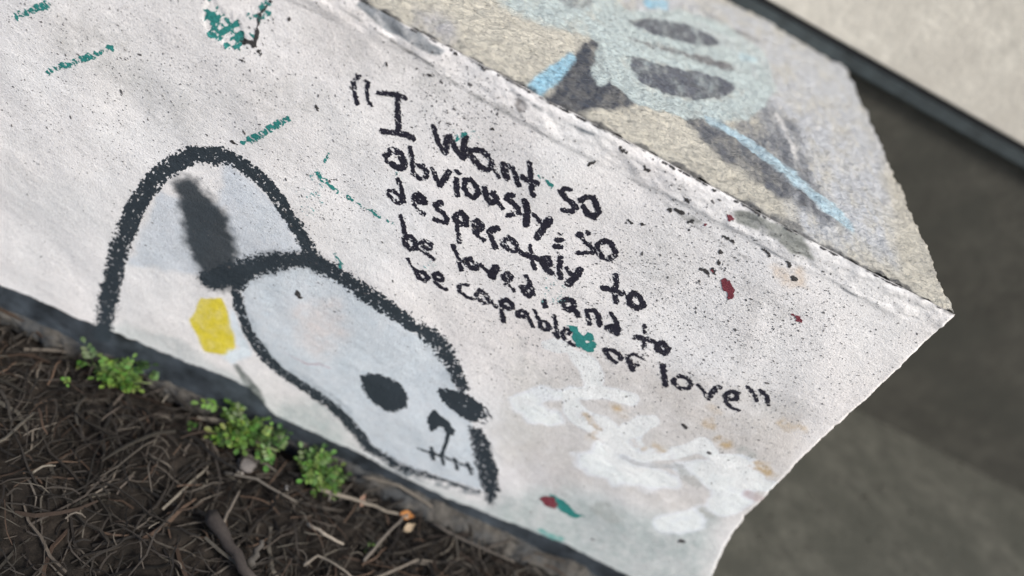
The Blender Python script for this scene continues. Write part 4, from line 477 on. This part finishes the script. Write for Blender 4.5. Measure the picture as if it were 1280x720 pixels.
# ------------------------------------------------------------------ rough cement lip along the foot of the wall
xs = np.arange(-700, 486, 3.0); prof = np.linspace(0, 1, 16)
Xg = np.repeat(xs[None, :], 16, 0); Pg = np.repeat(prof[:, None], len(xs), 1)
wid = 9 + 13*smooth(-60, 120, Xg) + 5*fbm(Xg, Xg*0, 60, 701, 3); hgt = 3.0+7*smooth(-60, 120, Xg) + 3*fbm(Xg, Xg*0, 45, 704, 3)
Yv = -wid*np.sin(Pg*math.pi/2)**0.8 + 2 + 1.6*fbm(Xg, Pg*30, 8, 707, 3)
Zv = -14 + (14+hgt)*np.cos(Pg*math.pi/2)**0.7 + 1.5*fbm(Xg, Pg*30, 9, 711, 3)
V = np.stack([Xg/1000, Yv/1000, Zv/1000], 2).reshape(-1, 3)
M_LIP = simple_mat('grimy_cement', (0.075, 0.070, 0.062), 0.9, 140, 0.5, 0.002, rgb2=(0.045, 0.048, 0.05))
mesh_np('footing', V, grid_faces(16, len(xs)), M_LIP, ledge)

# ------------------------------------------------------------------ ground: soil bed in front, pavement past the end
M_SOIL = simple_mat('dark_soil', (0.028, 0.023, 0.019), 0.95, 180, 0.5, 0.004, rgb2=(0.016, 0.014, 0.012), spec=0.15)
xs = np.concatenate([np.arange(-3000, -700, 120.0), np.arange(-700, 520, 4.0), [520.0]]); ys = np.concatenate([np.arange(-3000, -420, 120.0), np.arange(-420, 9, 4.0)])
Yg = np.repeat(ys[:, None], len(xs), 1); Xg = np.repeat(xs[None, :], len(ys), 0)
Zs = -9 + 4.5*fbm(Xg, Yg, 60, 721, 4, 0.6) + 2.0*fbm(Xg, Yg, 9, 727, 3) - 16*np.exp(-((Yg+4)/13.0)**2)*smooth(110, -10, Xg)
V = np.stack([Xg/1000, Yg/1000, Zs/1000], 2).reshape(-1, 3)
soil = mesh_np('soil', V, grid_faces(*Yg.shape), M_SOIL); soil['kind'] = 'structure'
def soil_z(x, y):   # metres
    X, Y = np.array([x*1000.0]), np.array([y*1000.0])
    return float((-9 + 4.5*fbm(X, Y, 60, 721, 4, 0.6) + 2.0*fbm(X, Y, 9, 727, 3))[0])/1000

M_PAVE = simple_mat('worn_pavement', (0.058, 0.058, 0.047), 0.85, 30, 0.45, 0.0025, rgb2=(0.038, 0.039, 0.031))
def slab(name, x0, x1, y0, y1, z0, z1, mat, parent=None, bev=0.004, seg=1):
    import bmesh
    bm_ = bmesh.new(); bmesh.ops.create_cube(bm_, size=1.0)
    for v in bm_.verts: v.co = Vector(((x0+x1)/2+v.co.x*(x1-x0), (y0+y1)/2+v.co.y*(y1-y0), (z0+z1)/2+v.co.z*(z1-z0)))
    if bev: bmesh.ops.bevel(bm_, geom=bm_.edges[:], offset=bev, segments=2, affect='EDGES')
    me = bpy.data.meshes.new(name); bm_.to_mesh(me); bm_.free(); me.materials.append(mat)
    o = bpy.data.objects.new(name, me); COL.objects.link(o)
    if parent: o.parent = parent
    return o
for x0, x1 in ((0.521, 1.395), (1.400, 3.0)):
    pv = slab('pavement', x0, x1, -3.0, 0.618, -0.12, -0.004, M_PAVE); pv['kind'] = 'structure'
pv2 = slab('pavement', 0.40, 0.5205, 0.012, 0.618, -0.12, -0.0045, M_PAVE, bev=0); pv2['kind'] = 'structure'
V = []; F = []
rg = random.Random(3)
for i in range(900):
    x = rg.uniform(0.47, 1.5); y = rg.uniform(-0.35, 0.60); s = rg.uniform(0.0008, 0.0032)*(1 if rg.random() < 0.93 else 2.2); b = len(V)
    V += [(x+rg.uniform(-s, s), y+rg.uniform(-s, s), -0.004+rg.uniform(0, s)) for _ in range(5)]
    F += [(b, b+1, b+2), (b, b+2, b+3), (b+1, b+3, b+4), (b, b+3, b+4)]
M_GRIT = simple_mat('grit', (0.07, 0.065, 0.05), 0.9, 400, 0.7, 0.0005, rgb2=(0.03, 0.028, 0.022))
gt = mesh_np('grit', np.array(V), F, M_GRIT, None, False); gt['kind'] = 'stuff'; tag(gt, 'loose grit and crumbs on the pavement past the wall end', 'grit')
M_EARTH = simple_mat('bare_earth', (0.06, 0.052, 0.042), 0.95, 4, 0.4, 0.01)
gr = mesh_np('ground', np.array([[-300, -300, -0.13], [300, -300, -0.13], [300, 300, -0.13], [-300, 300, -0.13]], float), np.array([[0, 1, 2, 3]]), M_EARTH); gr['kind'] = 'structure'

# ------------------------------------------------------------------ house wall behind the ledge: dark flashing, gap, pale render
house = thing('house_wall', 'pale rendered house wall with dark metal flashing behind the ledge', 'wall', (0.0, 0.62, 0.0))
def hs(name, x0, x1, y0, y1, z0, z1, mat, bev=0.002):
    o = slab(name, x0, x1, y0, y1, z0, z1, mat, None, bev); o.parent = house; o.matrix_parent_inverse = Matrix.Translation((0, -0.62, 0)); return o
M_PALE = simple_mat('pale_render', (0.58, 0.55, 0.48), 0.75, 30, 0.22, 0.002, rgb2=(0.50, 0.47, 0.41))
M_FLASH = simple_mat('dark_metal', (0.034, 0.045, 0.048), 0.5, 30, 0.5, 0.001, spec=0.5)
M_BLACK = simple_mat('gap_shade_black', (0.012, 0.012, 0.013), 0.6, 60, 0.3, 0.0005)
M_PLINTH = simple_mat('dull_plinth', (0.055, 0.053, 0.043), 0.85, 25, 0.35, 0.0015, rgb2=(0.042, 0.042, 0.034))
hs('render', -2.5, 3.0, 0.602, 0.80, 0.549, 0.95, M_PALE)
hs('flashing', -2.5, 3.0, 0.6035, 0.78, 0.5195, 0.5415, M_FLASH, 0.003)
hs('gap_shade', -2.5, 3.0, 0.605, 0.78, 0.5415, 0.549, M_BLACK, 0.0)  # strip coloured black for the dark of the recessed gap
hs('plinth', -2.5, 3.0, 0.618, 0.79, -0.2, 0.5195, M_PLINTH)

# ------------------------------------------------------------------ dry litter, twigs, weeds
M_LIT = simple_mat('dry_litter', (1, 1, 1), 0.85, 300, 0.3, 0.0006, use_attr=True)
def tube(pts, rads, sides=4):
    V = []; F = []
    n = len(pts)
    for i, p in enumerate(pts):
        t = (pts[min(i+1, n-1)]-pts[max(i-1, 0)]).normalized()
        a = t.cross(Vector((0, 0, 1)));  a = a.normalized() if a.length > 1e-3 else Vector((1, 0, 0)); b = a.cross(t)
        for k in range(sides):
            g_ = 2*math.pi*k/sides; V.append(p+a*math.cos(g_)*rads[i]+b*math.sin(g_)*rads[i])
    for i in range(n-1):
        for k in range(sides):
            F.append((i*sides+k, i*sides+(k+1) % sides, (i+1)*sides+(k+1) % sides, (i+1)*sides+k))
    F.append(tuple(range(sides))[::-1]); F.append(tuple(range((n-1)*sides, n*sides)))
    return V, F
rnd = random.Random(11)
def twig_pts(x, y, L, az, lift, n=5, bend=0.5, arch=0.0):
    pts = []; a = az; px_, py_ = x, y; z0 = soil_z(x, y)+lift
    tilt = rnd.uniform(-0.12, 0.12)
    for i in range(n):
        s = i/(n-1); pts.append(Vector((px_, min(py_, -0.004), max(z0+tilt*L*s+arch*math.sin(s*math.pi), -0.012))))
        a += rnd.uniform(-bend, bend); px_ += math.cos(a)*L/(n-1); py_ += math.sin(a)*L/(n-1)
    return pts
TONES = [(0.20, 0.17, 0.14), (0.15, 0.125, 0.105), (0.10, 0.085, 0.07), (0.26, 0.225, 0.185), (0.07, 0.06, 0.052), (0.30, 0.27, 0.22), (0.17, 0.11, 0.075)]
V = []; F = []; C3 = []
for i in range(4200):
    x = rnd.uniform(-0.62, 0.50); y = -abs(rnd.gauss(0, 0.17))-0.008
    if y < -0.42: continue
    big = rnd.random() < 0.09
    if y > -0.020 and x < 0.10 and rnd.random() < 0.8: continue
    L = rnd.uniform(0.03, 0.11) if big else rnd.uniform(0.012, 0.05)
    r = rnd.uniform(0.0010, 0.0021) if big else rnd.uniform(0.0004, 0.0011)
    v, f = tube(twig_pts(x, y, L, rnd.uniform(0, 6.28), rnd.uniform(-0.002, 0.010), 5, 0.45, rnd.uniform(0, 0.006)), [r, r*1.1, r, r*0.9, r*0.5], 3)
    b = len(V); V += v; F += [tuple(q+b for q in g) for g in f]
    t = rnd.choice(TONES); k_ = rnd.choice([0.08, 0.18, 0.28, 0.46])*rnd.uniform(0.6, 1.0); C3 += [(t[0]*k_, t[1]*k_, t[2]*k_)]*len(v)
# crumbs and dead leaf scraps between the stalks
for i in range(5200):
    x = rnd.uniform(-0.62, 0.50); y = -abs(rnd.gauss(0, 0.17))-0.006
    if y < -0.42: continue
    s = rnd.uniform(0.0015, 0.0042) if rnd.random() < 0.8 else rnd.uniform(0.005, 0.011); z0 = soil_z(x, y)+rnd.uniform(0, 0.009)
    if y > -0.020 and x < 0.10: continue; b = len(V)
    a_ = rnd.uniform(0, 6.28); p = [Vector((q[0]*math.cos(a_)-q[1]*math.sin(a_), q[0]*math.sin(a_)+q[1]*math.cos(a_), rnd.uniform(-0.35, 0.35)))*s for q in ((-1, rnd.uniform(-.5, 0)), (rnd.uniform(-.3, .3), -0.5), (1, rnd.uniform(0, .4)), (rnd.uniform(-.4, .4), 0.5))]
    V += [Vector((x, min(y, -0.006), z0))+q for q in p]; F += [(b, b+1, b+2), (b, b+2, b+3), (b, b+3, b+1), (b+1, b+3, b+2)]
    t = rnd.choice(TONES); k_ = rnd.uniform(0.25, 0.9); C3 += [(t[0]*k_, t[1]*k_, t[2]*k_)]*4
lit = mesh_np('dry_litter', np.array([tuple(v) for v in V]), F, M_LIT, None, False); set_col(lit, np.array(C3), 'tint')
tag(lit, 'dark mulch of dry grass stalks and crumbs on the soil below the wall', 'litter'); lit['kind'] = 'stuff'

def gpt(p): return Vector((p[0]/1000, p[1]/1000, 0))
for (label, pts, r, tone) in TWIGS:
    P_ = [Vector((p[0]/1000, p[1]/1000, soil_z(p[0]/1000, p[1]/1000)+0.010+p[2]/1000)) for p in pts]
    Q = []
    for a_, b_ in zip(P_[:-1], P_[1:]):
        for k_ in range(3): Q.append(a_.lerp(b_, k_/3) + Vector((rnd.uniform(-1, 1), rnd.uniform(-1, 1), rnd.uniform(-1, 1)))*r*0.45)
    Q.append(P_[-1])
    v, f = tube(Q, [r*(1.05-0.5*i/len(Q))*rnd.uniform(0.85, 1.1) for i in range(len(Q))], 6)
    org = Q[0].copy()
    o = mesh_np('dead_twig', np.array([tuple(q-org) for q in v]), f, M_LIT); o.location = org; set_col(o, np.tile(tone, (len(v), 1)), 'tint')
    tag(o, label, 'twig', 'dead twigs lying on the soil')

M_LEAF = simple_mat('weed_leaf', (1, 1, 1), 0.5, 200, 0.25, 0.0003, use_attr=True, spec=0.4)
def leaf_mesh(L, tone):
    """a lobed compound leaf: midrib with pairs of rounded, cupped leaflets"""
    V = []; F = []; C = []
    v, f = tube([Vector((L*k/4, 0, 0.10*L*math.sin(k/4*math.pi))) for k in range(5)], [L*0.018]*4+[L*0.008], 3)
    V += v; F += f; C += [tone]*len(v)
    for k in range(7):
        s = 0.28+0.72*(k//2)/3 if k < 6 else 1.0; side = 0 if k == 6 else (1 if k % 2 else -1)
        l = L*(0.38-0.05*(k//2)) if k < 6 else L*0.34; a = side*rnd.uniform(0.8, 1.15)
        base = Vector((L*s*0.92, 0, 0.10*L*math.sin(s*math.pi)))
        b = len(V); cs, sn = math.cos(a), math.sin(a); tint = tuple(c*rnd.uniform(0.8, 1.25) for c in tone)
        prof_ = [(0, 0), (0.3, 0.20), (0.62, 0.34), (0.85, 0.26), (1.0, 0.0)]
        for (u, w) in prof_:
            for q in (-1, 0, 1):
                lx, ly = u*l, q*w*l*(1.0 if q else 0); lz = (0.10*l*(abs(q)) if w else 0) - 0.22*l*u*u
                V.append(base+Vector((lx*cs-ly*sn, lx*sn+ly*cs, lz))); C.append(tint)
        for i in range(4):
            for q in range(2): F.append((b+i*3+q, b+i*3+q+1, b+(i+1)*3+q+1, b+(i+1)*3+q))
    return V, F, C
def weed(label, x, y, n, L0, spread, elong=(1, 1)):
    z0 = soil_z(x, y); root = thing('weed', label, 'plant', (x, y, z0), 'green weeds at the foot of the wall')
    for i in range(n):
        az = rnd.uniform(0, 6.28); el = rnd.uniform(0.15, 1.1); L = L0*rnd.choice([0.45, 0.7, 0.95, 1.25])*rnd.uniform(0.85, 1.15)
        d = abs(rnd.gauss(0, 1))*spread*0.5; g_ = rnd.uniform(0, 6.28)
        bx, by = d*math.cos(g_)*elong[0], d*math.sin(g_)*elong[1]; h = rnd.uniform(0.004, 0.022)
        tone = rnd.choice([(0.040, 0.090, 0.015), (0.060, 0.120, 0.020), (0.030, 0.065, 0.013), (0.085, 0.145, 0.028)])
        v, f, c = leaf_mesh(L, tone)
        me_o = mesh_np('leaf', np.array([tuple(q) for q in v]), f, M_LEAF, root); set_col(me_o, np.array(c), 'tint')
        me_o.location = (bx, min(by, -0.010-y), h); me_o.rotation_euler = (rnd.uniform(-0.3, 0.3), -el*0.7, az)
        if i % 2 == 0:
            v, f = tube([Vector((0, 0, -0.003)), Vector((bx*0.5, min(by*0.5, -0.01-y), h*0.6)), Vector((bx, min(by, -0.010-y), h))], [0.0013, 0.0010, 0.0008], 4)
            so = mesh_np('stem', np.array([tuple(q) for q in v]), f, M_LEAF, root); set_col(so, np.tile((0.12, 0.16, 0.06), (len(v), 1)), 'tint')
    return root
for w_ in WEEDS: weed(*w_)

# a few separate scraps
def leaf_scrap(name, label, cat, x, y, z, L, W, tone, rot):
    V = []; F = []
    for i in range(6):
        u = i/5; w = math.sin(min(u*1.1, 1)*math.pi)*W*0.5+0.0004
        for q in (-1, -0.5, 0, 0.5, 1): V.append((L*(u-0.5), q*w, 0.25*W*q*q+0.2*L*(u-0.5)**2+rnd.uniform(-1, 1)*0.0004))
    for i in range(5):
        for q in range(4): F.append((i*5+q, i*5+q+1, (i+1)*5+q+1, (i+1)*5+q))
    o = mesh_np(name, np.array(V), F, M_LIT); o.location = (x, y, soil_z(x, y)+z); o.rotation_euler = rot
    sm = o.modifiers.new('thickness', 'SOLIDIFY'); sm.thickness = 0.0005
    set_col(o, np.tile(tone, (len(V), 1)), 'tint'); tag(o, label, cat)
for a_ in SCRAPS: leaf_scrap(*a_)
def pebble(label, x, y, r, tone, sq=(1, 0.8, 0.6)):
    import bmesh
    bm_ = bmesh.new(); bmesh.ops.create_icosphere(bm_, subdivisions=3, radius=r)
    for v in bm_.verts:
        n_ = 1+0.25*float(fbm(np.array([v.co.x*1000+x*900]), np.array([v.co.y*1000+v.co.z*700]), r*1100, 800, 2)[0])
        v.co = Vector((v.co.x*sq[0]*n_, v.co.y*sq[1]*n_, v.co.z*sq[2]*n_))
    me = bpy.data.meshes.new('pebble'); bm_.to_mesh(me); bm_.free(); me.materials.append(M_LIT)
    me.polygons.foreach_set('use_smooth', np.ones(len(me.polygons), bool))
    o = bpy.data.objects.new('pebble', me); COL.objects.link(o); o.location = (x, y, soil_z(x, y)+r*0.35+0.004)
    set_col(o, np.tile(tone, (len(me.vertices), 1)), 'tint'); tag(o, label, 'stone', 'small stones in the litter')
for a_ in PEBBLES: pebble(*a_)
